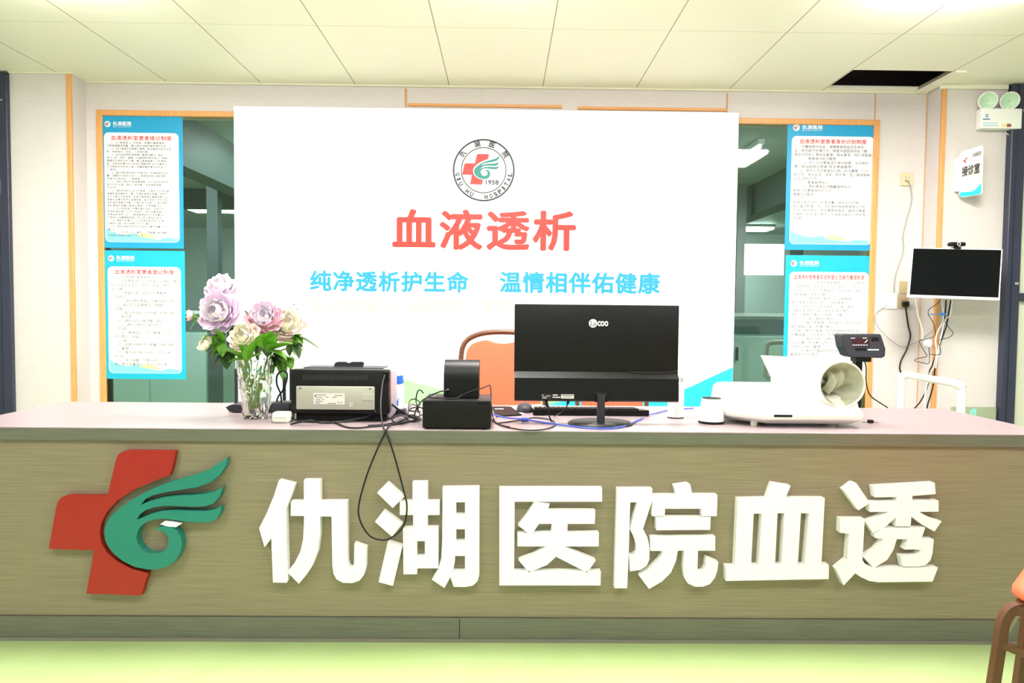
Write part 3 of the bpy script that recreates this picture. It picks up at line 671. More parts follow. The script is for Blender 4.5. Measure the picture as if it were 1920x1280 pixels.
# --- peonies
def petal(q, c, R, L, W, cup, open_, az, curl=.0, ruf=.0):
    """one cupped petal leaving c; R rotates the bloom's own axis (local z) into place"""
    ca, sa = math.cos(az), math.sin(az); ph = random.uniform(0, 6)
    def fn(u, v):
        s = (u - .5) * 2
        w_ = W * math.sin(PI * min(1, .12 + .80 * v) * .62) ** .8 * (1 - .35 * max(0, v - .75) / .25 * s * s)
        x = s * w_
        th = open_ + (curl * v * v)
        d = L * v
        rad = d * math.sin(th) - cup * (1 - s * s) * 0 + cup * L * .55 * math.sin(PI * v * .9) * math.cos(th)
        hz = d * math.cos(th) - cup * L * .55 * math.sin(PI * v * .9) * math.sin(th) + cup * s * s * W * .55
        rad -= s * s * W * .35
        k = ruf * L * math.sin(5 * s + ph) * v * v
        p = Vector(((rad + k) * ca - x * sa, (rad + k) * sa + x * ca, hz + k))
        return c + R @ p
    q.grid(fn, 7, 6)
def bloom(c, d, r, mats, n=(5, 7, 8, 9), openf=1.0):
    d = Vector(d).normalized(); R = d.to_track_quat('Z', 'Y').to_matrix()
    qs = []
    base = Vector(c) - d * r * .45
    inner, outer = MB(), MB()
    inner.keep = outer.keep = True
    for li, cnt in enumerate(n):
        f = li / (len(n) - 1)
        for i in range(cnt):
            az = 2 * PI * (i + .5 * (li % 2)) / cnt + random.uniform(-.2, .2)
            petal(inner if li < 2 else outer, base, R, r * (0.95 + .22 * f) * random.uniform(.9, 1.08), r * (.36 + .26 * f), .5 - .15 * f, (.18 + 1.10 * f * openf) + random.uniform(-.08, .08), az, .15 * f, .045)
    return inner, outer, base, R
def leaf(q, a, d, L, W, droop=.3, fold=.25):
    a = Vector(a); d = Vector(d).normalized()
    side = d.cross(Vector((0, 0, 1)))
    if side.length < .05: side = Vector((1, 0, 0))
    side.normalize(); up = side.cross(d).normalized()
    def fn(u, v):
        s = (u - .5) * 2
        w_ = W * math.sin(PI * (v ** .75)) ** .9 * .5 + .0008
        return a + d * L * v + side * s * w_ + up * (abs(s) * w_ * fold * 2 - droop * L * v * v)
    q.grid(fn, 5, 9)
vase_mouth = Vector((vx, vy, Z + H))
vase_foot = Vector((vx, vy, Z + .03))
def peony(px, py, rpx, dY, face, label, m_in, m_out, leaves=(), n=(5, 7, 8, 9), openf=1.0, name='peony', bend=None):
    Y = vy + dY; c = P(px, py, Y); r = rpx * 1.14 * Y / FOC
    foot = vase_foot + Vector((random.uniform(-.018, .018), random.uniform(-.018, .018), random.uniform(0, .01)))
    t = thing(name, label, 'flower', foot, 'peonies in the glass vase')
    inner, outer, base, R = bloom(c, face, r, None, n, openf)
    outer.build('petals', m_out, t, 179); inner.build('inner_petals', m_in, t, 179)
    q = MB(); q.keep = True
    d = Vector(face).normalized()
    for i in range(5):
        az = 2 * PI * i / 5; petal(q, base - d * r * .08, R, r * .65, r * .22, .3, 1.15, az)
    q.build('sepals', M_green, t, 179)
    mouth = vase_mouth + Vector((max(-.042, min(.042, (c.x - vx) * .35)), max(-.04, min(.04, dY * .4)), -.005))
    mid = mouth.lerp(base, .55) + (bend or Vector((0, 0, .015)))
    stem = [foot, foot.lerp(mouth, .5), mouth, mid, base - d * r * .12]
    MB().tube(stem, .0032, 8, sm=5).build('stem', M_stem, t, 60)
    for (lx, ly, ex, ey, wpx, dl, m) in leaves:       # from pixel, to pixel, width in pixels
        a = P(lx, ly, Y + dl); e = P(ex, ey, Y + dl - .02); q = MB(); q.keep = True
        
        leaf(q, a, e - a, (e - a).length * 1.08, wpx * 1.2 * Y / FOC, .12)
        if wpx >= 14:                                  # the two side lobes of a peony leaf
            for sg in (-1, 1):
                dd = Matrix.Rotation(sg * .75, 3, 'Y') @ (e - a)
                leaf(q, a.lerp(e, .12), dd, dd.length * .72, wpx * .8 * Y / FOC, .1)
        q.build('leaf', m, t, 179)
    return t
G, D = M_green, M_green2
peony(412, 536, 25, .02, (-.1, -.75, .7), 'pale lilac peony, topmost bloom of the bunch', M_lilacw, M_lilacw, ())
peony(407, 584, 32, -.05, (-.15, -1, .25), 'large lilac peony just below the topmost bloom', M_lilacw, M_lilac, ((430, 655, 396, 690, 26, .03, D), (445, 612, 425, 648, 26, .03, D), (440, 660, 418, 676, 24, .02, D)))
peony(358, 592, 12, -.02, (-1, -.3, .12), 'closed pink peony bud sticking out to the left', M_pink, M_pink, ((398, 622, 375, 640, 9, 0, G), (372, 597, 355, 615, 5, 0, G), (400, 625, 420, 646, 16, 0, G)), (3, 4), .35, 'peony_bud')
peony(386, 646, 17, -.04, (-.45, -.6, .5), 'half-open cream peony at the lower left of the bunch', M_creamp, M_creamp, ((420, 640, 395, 668, 22, 0, G), (416, 640, 404, 616, 18, .0, G)), (4, 5), .45)
peony(455, 630, 25, -.08, (-.1, -1, .45), 'cream peony at the centre front of the bunch', M_creamp, M_peach, ((462, 676, 424, 652, 24, -.02, G), (464, 678, 478, 636, 22, -.03, G)), (5, 7, 8), .85)
peony(494, 594, 27, -.03, (.15, -1, .5), 'pink peony right of the centre of the bunch', M_lilacw, M_pink, ((500, 660, 545, 640, 30, -.05, G), (498, 655, 505, 622, 34, -.05, G), (500, 640, 480, 672, 34, .03, D), (480, 612, 462, 582, 30, .04, G)), (5, 7, 8, 9), .9)
peony(536, 606, 29, .02, (.4, -.9, .55), 'peach-white peony at the right of the bunch', M_creamp, M_peach, ((545, 640, 562, 668, 20, 0, D), (552, 628, 600, 648, 9, 0, D), (550, 628, 568, 642, 14, 0, G)), (5, 7, 8, 9), .9)
peony(550, 576, 13, .07, (.3, -.6, .9), 'small lilac peony, highest at the right of the bunch', M_lilac, M_lilacw, (), (4, 6), .9)
peony(556, 652, 14, .05, (.7, -.5, .2), 'small cream peony low at the right of the bunch', M_creamp, M_creamp, ((520, 672, 532, 708, 20, -.02, G), (535, 668, 548, 690, 16, -.03, G), (512, 665, 535, 680, 26, -.02, D)), (4, 6), .7)

# --- router behind the vase
r0 = P(442, 772, 2.84); Yr = 2.86
xa, xb = P(434, 770, Yr).x, P(548, 770, Yr).x
t = thing('router', 'flat black wireless router with upright antennas behind the vase', 'router', ((xa + xb) / 2, Yr, Z))
MB().slab([[Vector((xa, Yr - .06, Z + .022)), Vector((xa + .015, Yr - .06, Z + .004)), Vector((xb - .015, Yr - .06, Z + .004)), Vector((xb, Yr - .06, Z + .022)), Vector((xb - .02, Yr - .06, Z + .032)), Vector((xa + .02, Yr - .06, Z + .032))]], (0, .13, 0)).build('body', M_dark, t)
q = MB()
for x in (xa + .02, xb - .02): q.bb(x - .005, x + .005, Yr - .03, Yr + .04, Z, Z + .006)
q.build('foot', M_black, t)
for px, top in ((443, 690), (533, 668), (546, 672)):
    x = P(px, 740, Yr + .06).x; z = P(px, top, Yr + .06).z
    MB().bb(x - .006, x + .006, Yr + .055, Yr + .068, Z + .012, z, .002, 1).build('antenna', M_dark, t)

# --- adapter with looped cord, and cream plug
pa = at(528, 775); xa, xb = P(511, 765, 2.66).x, P(546, 765, 2.66).x
t = thing('power_adapter', 'black power adapter with an upright loop of cord beside the printer', 'power adapter', ((xa + xb) / 2, 2.68, Z))
MB().bb(xa, xb, 2.64, 2.72, Z, Z + .062, .006, 2).build('body', M_dark, t, 40)
MB().tube([P(528, 757, 2.66), P(526, 738, 2.66), P(519, 720, 2.66), P(520, 703, 2.65), P(530, 695, 2.65), P(538, 700, 2.66), P(537, 715, 2.67), P(530, 732, 2.68), P(521, 745, 2.69), P(516, 765, 2.70)], .0035, 8, sm=6).build('cord', M_cable, t, 60)
pb = at(525, 793)
t = thing('plug', 'cream plastic plug block lying at the left foot of the printer', 'plug', (pb.x, pb.y + .03, Z))
MB().bb(pb.x - .031, pb.x + .031, pb.y, pb.y + .05, Z, Z + .038, .008, 3).build('body', M_cream, t, 40)
MB().bb(pb.x - .022, pb.x + .022, pb.y - .0012, pb.y, Z + .018, Z + .020).build('seam', M_beige, t)
MB().tube([(pb.x + .03, pb.y + .03, Z + .016), (pb.x + .06, pb.y + .02, Z + .006), (pb.x + .12, pb.y + .01, Z + .0036), (pb.x + .2, pb.y + .02, Z + .0036)], .0032, sm=5).build('cord', M_cable, t, 60)

# --- printer seen from behind
Yp = 2.60
x0, x1 = P(545, 740, Yp).x, P(729, 740, Yp).x
zt, zb = P(640, 693, Yp).z, Z
t = thing('printer', 'black laser printer seen from behind with a beige rear cover', 'printer', ((x0 + x1) / 2, Yp + .13, Z))
MB().bb(x0, x1, Yp, Yp + .05, zb + .028, zt, .006, 2).build('housing', M_black, t, 40)
MB().bb(x0 + .015, x1 - .012, Yp + .015, Yp + .16, zb, zb + .030, .002, 1).build('base', M_blackm, t)
tag(MB().bb(x0 + .004, x1 + .003, Yp + .045, Yp + .19, zb + .006, zt - .001, .012, 4).build('front_shell', mat('lilac_white_plastic', (.36, .33, .40), .4), t, 40), 'pale grey front shell')
q = MB(); q.bb(x0 + .03, x1 - .03, Yp + .06, Yp + .17, zt - .002, zt + .003, .001, 1); q.build('top_cover', M_dark, t)
q = MB()
for i in range(30): q.bb(x0 + .045 + i * .008, x0 + .049 + i * .008, Yp - .0012, Yp, zt - .038, zt - .020)
for i in range(8): q.bb(x0 + .048 + i * .007, x0 + .050 + i * .007, Yp - .0016, Yp, zt - .030, zt - .027)
q.build('vent', M_dark, t)
a, c = P(556, 723, Yp), P(703, 768, Yp)
cov = MB().bb(a.x, c.x, Yp - .008, Yp, c.z, a.z, .004, 2).build('rear_cover', M_beige, t, 40)
a, c = P(588, 737, Yp - .009), P(646, 758, Yp - .009)
lab = MB().bb(a.x, c.x, Yp - .0095, Yp - .008, c.z, a.z).build('rating_label', M_label, cov)
q = MB()
for i, (fx0, fx1, fz) in enumerate(((.06, .40, .85), (.68, .93, .82), (.06, .30, .62), (.38, .48, .66), (.60, .75, .64), (.06, .22, .42), (.26, .34, .42), (.06, .28, .26), (.06, .20, .10), (.45, .72, .08), (.77, .83, .20), (.86, .94, .18))):
    q.bb(a.x + (c.x - a.x) * fx0, a.x + (c.x - a.x) * fx1, Yp - .0099, Yp - .0095, c.z + (a.z - c.z) * fz - .0012, c.z + (a.z - c.z) * fz + .0012)
a3, c3_ = P(591, 740, Yp), P(594, 743, Yp); q.bb(a3.x, c3_.x, Yp - .0099, Yp - .0095, c3_.z, a3.z)
q.build('lettering', M_inkg, cov)
q = MB(); a2, c2_ = P(681, 738, Yp), P(702, 750, Yp); q.bb(a2.x, c2_.x, Yp - .0105, Yp - .008, c2_.z, a2.z, .001, 1); a2, c2_ = P(655, 753, Yp), P(664, 763, Yp); q.bb(a2.x, c2_.x, Yp - .0100, Yp - .008, c2_.z, a2.z, .001, 1)
q.build('cover_tab', mat('beige_light', (.46, .46, .39), .5), cov)
q = MB(); a, c = P(560, 724, Yp), P(699, 724, Yp)
for x in (a.x + .008, c.x - .008): q.bb(x - .004, x + .004, Yp - .0095, Yp - .008, a.z - .008, a.z - .005)
q.build('cover_clip', M_black, cov)
pts = [P(624, 692, Yp + .1), P(628, 680, Yp + .1), P(633, 678, Yp + .1), P(648, 678, Yp + .1), P(654, 680.5, Yp + .1), P(660, 678, Yp + .1), P(679, 678, Yp + .1), P(683, 680, Yp + .1), P(679, 692, Yp + .1)]
MB().slab([pts], (0, .004, 0)).build('paper_stop', M_dark, t)
MB().bb(x1 - .018, x1 + .002, Yp - .006, Yp, zt - .045, zt - .004, .003, 1).build('power_socket', M_blackm, t)

# --- cables around the printer
def cable(pts, r, m, label, sm=6, name='cable'):
    o = MB().tube(pts, r, 8, sm=sm).build(name, m, smooth=60)
    return tag(o, label, 'cable')
zf = Z + .004
def tp(px, py, dz=.004): return T(px, py, TZ + dz)
FO = FY - .018
cable([P(722, 703, Yp - .012), P(718, 716, Yp - .03), P(715, 740, 2.53), P(714, 770, 2.48), P(717, 795, 2.445), P(721, 806, FO + .004), P(728, 820, FO - .004), P(741, 860, FO - .012), P(757, 920, FO - .022), P(763, 950, FO - .030), P(757, 985, FO - .032), P(735, 1007, FO - .032), P(715, 1012, FO - .032), P(692, 1003, FO - .032), P(675, 975, FO - .032), P(673, 945, FO - .032), P(688, 890, FO - .022), P(706, 845, FO - .012), P(720, 815, FO - .004), P(726, 803, FO + .006), P(733, 797, 2.47), P(748, 790, 2.50), P(766, 783, 2.53)], .0030, M_cable, 'black power cord hanging in a long loop over the counter front')
cable([tp(545, 795), tp(580, 788, .02), tp(600, 792, .006), tp(625, 792), tp(655, 788, .008), tp(690, 780, .02), P(703, 770, 2.585)], .0032, M_cable, 'black cable curving along the foot of the printer')
cable([tp(625, 790), tp(645, 799), tp(668, 802), tp(700, 799), tp(725, 797), tp(750, 794), tp(780, 787)], .0032, M_cable, 'black cable lying in a shallow curve on the counter edge below the printer')
cable([tp(690, 797), tp(710, 796), tp(735, 793), tp(757, 786), tp(775, 790), tp(790, 784)], .0026, M_cable, 'short black cable on the counter, right of the printer')
cable([tp(724, 748, .075), tp(740, 762, .05), tp(757, 774, .02), tp(772, 782), tp(785, 786)], .0042, M_cable, 'thick black cable slanting down from the right side of the printer')
# tangle between printer and box
for i, (pts, lb) in enumerate(((((765, 775), (768, 752), (778, 748), (788, 756), (780, 770), (768, 768), (772, 758), (784, 762)), 'black cable coil, uppermost of the tangle left of the black box'),
                              (((762, 782), (770, 766), (790, 764), (794, 775), (778, 782), (764, 776), (768, 770), (788, 772)), 'black cable coil in the middle of the tangle left of the black box'),
                              (((735, 783), (748, 776), (760, 784), (748, 792), (735, 788), (745, 780), (775, 778), (790, 788)), 'black cable coil on the counter, lowest and leftmost of the tangle'))):
    cable([tp(x, y, .004 + .012 * (j % 3) + .012 * (2 - i)) for j, (x, y) in enumerate(pts)], .0026, M_cable, lb)
t = None
cable([P(794, 737, 2.56), P(788, 731, 2.56), P(783, 734, 2.56), P(780, 750, 2.555), P(784, 768, 2.55), tp(788, 778)], .0024, M_cable, 'thin black cable with a small plug end rising left of the black box')

# small black device and blue-capped bottle right of the printer
xb, yb = P(745, 770, 2.78).x, 2.78
t = thing('small_device', 'small dark box with lilac top between printer and black box', 'device', (xb, yb, Z))
MB().bb(xb - .032, xb + .032, yb - .03, yb + .04, Z, Z + .022, .004, 2).build('case', M_black, t)
tag(MB().bb(xb - .028, xb + .026, yb - .02, yb + .035, Z + .022, Z + .030, .004, 2).build('lid', mat('lilac_lid', (.33, .31, .45), .4), t), 'lilac lid')
yb = 2.95; xb = P(746, 740, yb).x
t = thing('bottle', 'white plastic bottle with blue cap behind the printer', 'bottle', (xb, yb, Z))
zt2 = P(746, 718, yb).z
MB().lathe([(.024, Z), (.026, Z + .004), (.026, zt2 - .022), (.022, zt2 - .008), (.017, zt2)], (xb, yb, 0)).build('body', mat('bottle_white', (.86, .88, .90), .3), t, 40)
MB().lathe([(.023, zt2), (.024, zt2 + .002), (.022, zt2 + .032), (.020, zt2 + .034)], (xb, yb, 0)).build('cap', mat('cap_blue', (.02, .14, .75), .35), t, 40)
q = MB()
for z in (zt2 - .018, zt2 - .030): q.lathe([(.003, 0), (.003, -.002)], (xb - .012, yb - .0215, z), 'Y', 10)
q.build('mark', M_pred, t)
pts = [(-.016, .0), (.004, .0), (.008, .05), (.002, .036), (-.002, .028), (-.008, .034), (-.014, .044)]
q = MB(); q.slab([[Vector((xb + x, yb - .0268 + abs(x) * .25, zt2 - .105 + z)) for x, z in pts]], (0, .003, 0)); q.build('print', mat('print_blue', (.03, .12, .70), .4), t)

# --- black box with thermal printer on top
Yb = 2.45
x0, x1 = P(792, 778, Yb).x, P(920, 778, Yb).x; zt = P(856, 751, Yb).z
t = thing('computer_case', 'low black metal case at the counter edge below the small printer', 'case', ((x0 + x1) / 2, Yb + .1, Z))
MB().bb(x0, x1, Yb, Yb + .21, Z + .004, zt, .003, 2).build('housing', M_black, t, 40)
q = MB()
for x in (x0 + .02, x1 - .02):
    for y in (Yb + .02, Yb + .19): q.lathe([(.008, Z), (.008, Z + .005)], (x, y, 0), n=12)
q.build('foot', M_blackm, t)
q = MB()
for i in range(12):
    for j in range(5): q.bb(x0 + .035 + i * .006, x0 + .038 + i * .006, Yb + .10 + j * .012, Yb + .106 + j * .012, zt, zt + .0008)
q.build('vent', M_dark, t)
q = MB(); q.bb(x0 + .006, x0 + .03, Yb - .001, Yb, zt - .012, zt - .006); q.bb(x1 - .045, x1 - .008, Yb - .001, Yb, zt - .012, zt - .006); q.build('slot', M_blackm, t)
Yt = 2.52
x0, x1 = P(832, 710, Yt).x, P(898, 710, Yt).x; zt2 = P(865, 676, Yt + .04).z
t = thing('label_printer', 'rounded black label printer standing on the low black case', 'label printer', ((x0 + x1) / 2, Yt + .06, zt))
prof = [(0, 0), (0, .062)] + [(.058 - .058 * math.cos(a), .062 + (zt2 - zt - .062) * math.sin(a)) for a in [i * PI / 16 for i in range(1, 8)]] + [(.058, zt2 - zt), (.115, zt2 - zt - .004), (.128, zt2 - zt - .02), (.13, 0)]
q = MB(); q.slab([[Vector((x0, Yt + y, zt + .003 + z)) for y, z in prof]], (x1 - x0, 0, 0)); q.build('housing', M_black, t, 35)
q = MB(); q.bb(x0 + .001, x1 - .001, Yt - .001, Yt, zt + .060, zt + .0615); q.build('seam', M_blackm, t)
q = MB(); q.bb(x0 + .006, x1 - .006, Yt + .01, Yt + .12, zt, zt + .004); q.build('foot', M_blackm, t)
q = MB(); a = P(840, 731, Yt); q.lathe([(.006, 0), (.006, -.012), (.003, -.016)], (a.x, Yt, a.z), 'Y', 12); q.build('socket_plug', M_cable, t)
cable([P(840, 731, Yt - .016), P(825, 734, Yt - .03), P(806, 742, 2.49), P(790, 752, 2.47), P(780, 768, 2.47), tp(776, 784)], .0026, M_cable, 'black cable arching from the label printer down to the tangle')
cable([(P(806, 741, 2.52).x, 2.50, zt + .004), (P(830, 749, 2.5).x, 2.485, zt + .004), (P(855, 747, 2.5).x, 2.48, zt + .004), P(868, 740, 2.49), P(885, 733, 2.485), P(905, 727, 2.49), P(917, 722, 2.50), P(920, 727, 2.50), P(921, 745, 2.48), P(922, 770, 2.46), tp(926, 786), tp(935, 795), tp(955, 800)], .0024, M_cable, 'black cable running over the black case and down its right side', 5)

# --- monitor
Ym = 2.60
x0, x1 = P(965, 570, Ym).x, P(1274, 571, Ym).x; zt, zb = P(1120, 571, Ym).z, P(1118, 752, Ym).z
zs = P(1118, 697, Ym).z
xc = P(1125, 760, Ym).x
t = thing('monitor', 'large black desktop monitor seen from behind on the counter', 'monitor', (xc, Ym + .02, Z))
MB().bb(x0, x1, Ym, Ym + .016, zs - .01, zt, .004, 2).build('back_panel', M_black, t, 40)
q = MB(); q.slab([[Vector((x0 + .002, Ym + .016, zb)), Vector((x0 + .002, Ym + .016, zs)), Vector((x0 + .002, Ym, zs)), Vector((x0 + .002, Ym - .022, zs - .022)), Vector((x0 + .002, Ym - .024, zb + .006)), Vector((x0 + .002, Ym - .012, zb))]], (x1 - x0 - .004, 0, 0)); q.build('lower_housing', M_black, t, 30)
MB().bb(x0 + .003, x1 - .003, Ym + .016, Ym + .022, zb + .004, zt - .003).build('screen', M_screen, t)
q = MB(); xs_, xe_ = P(1180, 697, Ym).x, x1 - .001
q.tube([(xs_, Ym - .004, zs + .001), ((xs_ + xe_) / 2, Ym - .006, zs + .001), (xe_ - .02, Ym - .004, zs + .004), (xe_, Ym - .001, zs + .010)], .0012, 6, sm=5); q.build('edge_highlight', M_dark, t)
lc = P(1112, 606, Ym - .001); rr = 8 * Ym / FOC
lg = MB().slab([[Vector((lc.x + rr * math.cos(2 * PI * i / 32), Ym - .0012, lc.z + rr * math.sin(2 * PI * i / 32))) for i in range(32)]], (0, .001, 0)).build('logo', M_paper, t)
q = MB(); ptext(q, 'coo', 1121, 602, 1140, 611, Ym - .0012, .03, .95, False); q.build('logo_lettering', M_paper, lg)
q = MB(); ptext(q, 'Le', 1107.5, 601, 1118, 611, Ym - .0016, .0, .95, False); q.build('logo_initials', M_ink, lg)
yl = Ym - .0245
def stick(l, t_, r, b_, m, name, par, lines=()):
    a, c = P(l, t_, yl), P(r, b_, yl)
    o = MB().bb(a.x, c.x, yl - .0008, yl + .0005, c.z, a.z).build(name, m, par)
    if lines:
        q = MB()
        for f0, f1, fz, h in lines: q.bb(a.x + (c.x - a.x) * f0, a.x + (c.x - a.x) * f1, yl - .0012, yl - .0008, c.z + (a.z - c.z) * (fz - h), c.z + (a.z - c.z) * (fz + h))
        q.build('lettering', M_inkg if m is not M_dark else M_label, o)
stick(1015, 739, 1034, 748, M_dark, 'rating_label', t, ((.08, .2, .85, .08), (.5, .9, .7, .04), (.1, .6, .45, .04), (.1, .5, .2, .04)))
stick(1036, 739, 1052, 747, M_dark, 'rating_label', t, ((.02, .6, .85, .12), (.02, .2, .3, .15), (.25, .9, .3, .12)))
stick(1052, 739, 1076, 747, M_label, 'serial_label', t, ((.05, .95, .75, .1), (.15, .85, .35, .06)))
xn = .016
a = P(1125, 745, Ym - .03)
q = MB(); q.bb(xc - .024, xc + .024, Ym - .030, Ym - .022, zb + .0, zb + .035, .004, 2); q.build('stand_socket', M_blackm, t)
q = MB(); q.slab([[Vector((xc - .016, Ym - .034, zb + .030)), Vector((xc + .016, Ym - .034, zb + .030)), Vector((xc + .013, Ym - .034, zb + .010)), Vector((xc + .0135, Ym - .034, Z + .012)), Vector((xc - .0135, Ym - .034, Z + .012)), Vector((xc - .013, Ym - .034, zb + .010))]], (0, .022, 0)); q.build('stand_neck', M_dark, t)
MB().lathe([(.118, Z), (.120, Z + .004), (.110, Z + .011), (.02, Z + .013)], (xc, Ym - .01, 0), n=48, sy=.75).build('stand_base', M_black, t, 40)
q = MB(); q.tube([P(1024, 752, Ym - .01), P(1025, 758, Ym - .01), P(1028, 764, Ym - .008)], [.0065, .0065, .003], 10); q.tube([P(1028, 764, Ym - .008), P(1030, 780, Ym), tp(1034, 790)], .0028, sm=5); q.build('power_lead', M_cable, t, 60)
q = MB(); q.tube([P(1066, 752, Ym - .01), P(1064, 757, Ym - .01)], .005, 10); q.tube([P(1064, 757, Ym - .01), P(1060, 766, Ym), P(1050, 774, Ym + .02), tp(1040, 780)], .0022, sm=5); q.build('signal_lead', M_cable, t, 60)

# --- keyboard, mouse, paper, pad, blue cable
Yk = 2.79
kx0, kx1 = P(1000, 778, Yk).x, P(1217, 778, Yk).x
t = thing('keyboard', 'black keyboard lying behind the monitor stand', 'keyboard', ((kx0 + kx1) / 2, Yk + .06, Z))
MB().slab([[Vector((kx0, Yk, Z + .002)), Vector((kx0, Yk, Z + .024)), Vector((kx0, Yk + .14, Z + .012)), Vector((kx0, Yk + .14, Z + .002))]], (kx1 - kx0, 0, 0)).build('case', M_black, t)
q = MB()
for i in range(22):
    for j in range(5):
        yy = Yk + .016 + j * .024; zz = Z + .024 - (yy - Yk) * .012 / .14
        q.bb(kx0 + .008 + i * .0189, kx0 + .024 + i * .0189, yy, yy + .019, zz - .001, zz + .005, .001, 1)
q.build('keys', M_blackm, t)
q = MB()
for x in (kx0 + .03, kx1 - .05): q.bb(x, x + .02, Yk + .005, Yk + .02, Z, Z + .003)
q.build('foot', M_dark, t)
a = at(955, 766); 
t = thing('paper_sheet', 'white paper sheet under the mouse left of the keyboard', 'paper', (a.x + .05, a.y, Z))
q = MB(); q.slab([[at(953, 762) + Vector((0, 0, .0004)), at(1012, 758) + Vector((0, 0, .0004)), at(1026, 765) + Vector((0, 0, .0004)), at(968, 778) + Vector((0, 0, .0004))]], (0, 0, .0008)); q.build('sheet', M_paper, t)
pm = at(984, 773)
t = thing('computer_mouse', 'dark grey computer mouse on the white paper beside the monitor', 'mouse', (pm.x, pm.y + .03, Z + .0015))
def mouse(u, v):
    a = 2 * PI * u; f = math.sin(v * PI / 2)
    return Vector((pm.x + .034 * math.cos(a) * math.cos(v * PI / 2) ** .55, pm.y + .035 + .058 * math.sin(a) * math.cos(v * PI / 2) ** .55, Z + .0015 + .034 * f))
MB().grid(mouse, 28, 9, True).build('shell', M_dark, t, 179)
q = MB(); q.box((pm.x, pm.y + .075, Z + .0285), (.006, .018, .010), Matrix.Rotation(-.5, 3, 'X'), .002, 1); q.build('wheel', M_black, t)
t = thing('notebook', 'dark flat pad lying right of the black case', 'pad', at(940, 772))
c_ = [at(922, 764), at(958, 764), at(978, 779), at(930, 782)]
MB().slab([[p + Vector((0, 0, .0005)) for p in c_]], (0, 0, .005)).build('cover', M_blackm, t)
cw = at(936, 769); MB().bb(cw.x - .018, cw.x + .018, cw.y - .008, cw.y + .008, Z + .0056, Z + .0064).build('white_tag', M_paper, t)
cable([tp(922, 776, .010), tp(935, 780, .010), tp(950, 783, .006), tp(985, 786, .005), tp(1020, 792), tp(1060, 797), tp(1100, 802), tp(1140, 803), tp(1170, 799), tp(1195, 788), tp(1206, 784, .006)], .0030, M_cableb, 'bright blue cable snaking in front of the monitor base')
cable([tp(1217, 777, .008), tp(1235, 773), tp(1258, 768), tp(1300, 765)], .0026, M_cableb, 'short blue cable running right from the keyboard')
q = MB().box(tuple(at(984, 790) + Vector((0, 0, .008))), (.03, .022, .014), None, .004, 2)
tag(q.build('cable_ferrite', mat('ferrite_blue', (.04, .07, .35), .4)), 'small blue plastic clip on the counter left of the monitor base', 'clip')
cable([tp(922, 786), tp(940, 797), tp(975, 805), tp(1010, 806), tp(1036, 800), tp(1040, 792), tp(1030, 786), tp(1000, 783), tp(965, 789), tp(935, 793)], .0026, M_cable, 'black cable looped on the counter between the black case and the monitor')
cable([tp(1285, 770), tp(1340, 766), tp(1375, 768)], .0014, M_cableg, 'thin grey cable on the counter behind the small white speaker')

# --- white bottle right of the monitor
pw = at(1270, 785); yb = pw.y + .03; xb = pw.x
t = thing('spray_bottle', 'tall white bottle with grey cap right of the monitor', 'bottle', (xb, yb, Z))
zt2 = P(1270, 716, yb).z; rb = 15 * yb / FOC
MB().lathe([(rb - .001, Z + .004), (rb, Z + .008), (rb, zt2 - .02), (rb * .85, zt2 - .004), (rb * .55, zt2)], (xb, yb, 0)).build('body', M_white, t, 40)
MB().lathe([(rb, Z), (rb, Z + .004)], (xb, yb, 0)).build('base_ring', M_blackm, t)
xcp = P(1277, 710, yb).x
MB().lathe([(.012, zt2), (.012, zt2 + .018), (.010, zt2 + .020)], (xcp, yb, 0), n=20).build('cap', mat('cap_grey', (.45, .45, .50), .4), t, 40)

# --- small white cone speaker
ps = at(1340, 796); ys = ps.y + .045
t = thing('speaker', 'small white cone-shaped speaker on a black foot', 'speaker', (ps.x, ys, Z))
zt2 = P(1341, 746, ys).z
MB().lathe([(.047, Z + .009), (.048, Z + .014), (.036, zt2 - .004), (.034, zt2 - .001)], (ps.x, ys, 0), n=40).build('shell', M_white, t, 40)
MB().lathe([(.044, Z), (.048, Z + .003), (.0475, Z + .009)], (ps.x, ys, 0), n=40).build('foot', M_black, t, 40)
MB().lathe([(.0345, zt2 - .001), (.0345, zt2 + .001), (.0325, zt2 + .001)], (ps.x, ys, 0), n=40).build('top_ring', M_blackm, t)
MB().lathe([(.0320, zt2 - .002), (.0320, zt2 + .0005), (.001, zt2 + .001)], (ps.x, ys, 0), n=40).build('top_disc', M_white, t)

# --- arm-in blood pressure monitor
M_bp = mat('bp_white', (.83, .83, .77), .35)
Yq = 2.53
t = thing('blood_pressure_monitor', 'white tunnel-type blood pressure monitor with grey-green cuff', 'blood pressure monitor', (P(1500, 790, Yq).x, Yq + .15, Z))
def bx(px): return P(px, 780, Yq).x
L0, R0 = bx(1366), bx(1625)
def base_ring(z, ins, front):
    return [Vector((L0 + .0 + ins, Yq + .13, z)), Vector((L0 + .012 + ins, Yq + .28, z)), Vector((R0 - .01 - ins, Yq + .28, z)), Vector((R0 - ins, Yq + .05, z)), Vector((R0 - .01 - ins, Yq + front, z)), Vector((L0 + .12 + ins, Yq + front, z)), Vector((L0 + .03 + ins, Yq + .07 + ins, z))]
q = MB()
levels = [(Z + .012, .035, .030), (Z + .030, .004, .004), (Z + .045, .0, .0), (Z + .060, .003, .004), (Z + .088, .012, .055), (Z + .100, .025, .085), (Z + .103, .04, .11)]
rings = [[q.bm.verts.new(p + Vector((0, 0, (p.y - Yq - .055) * .16 if lv[0] > Z + .08 else 0))) for p in base_ring(*lv)] for lv in levels]
for r_a, r_b in zip(rings, rings[1:]):
    for i in range(7): q.face((r_a[i], r_a[(i + 1) % 7], r_b[(i + 1) % 7], r_b[i]))
q.face(rings[0]); q.face(rings[-1])
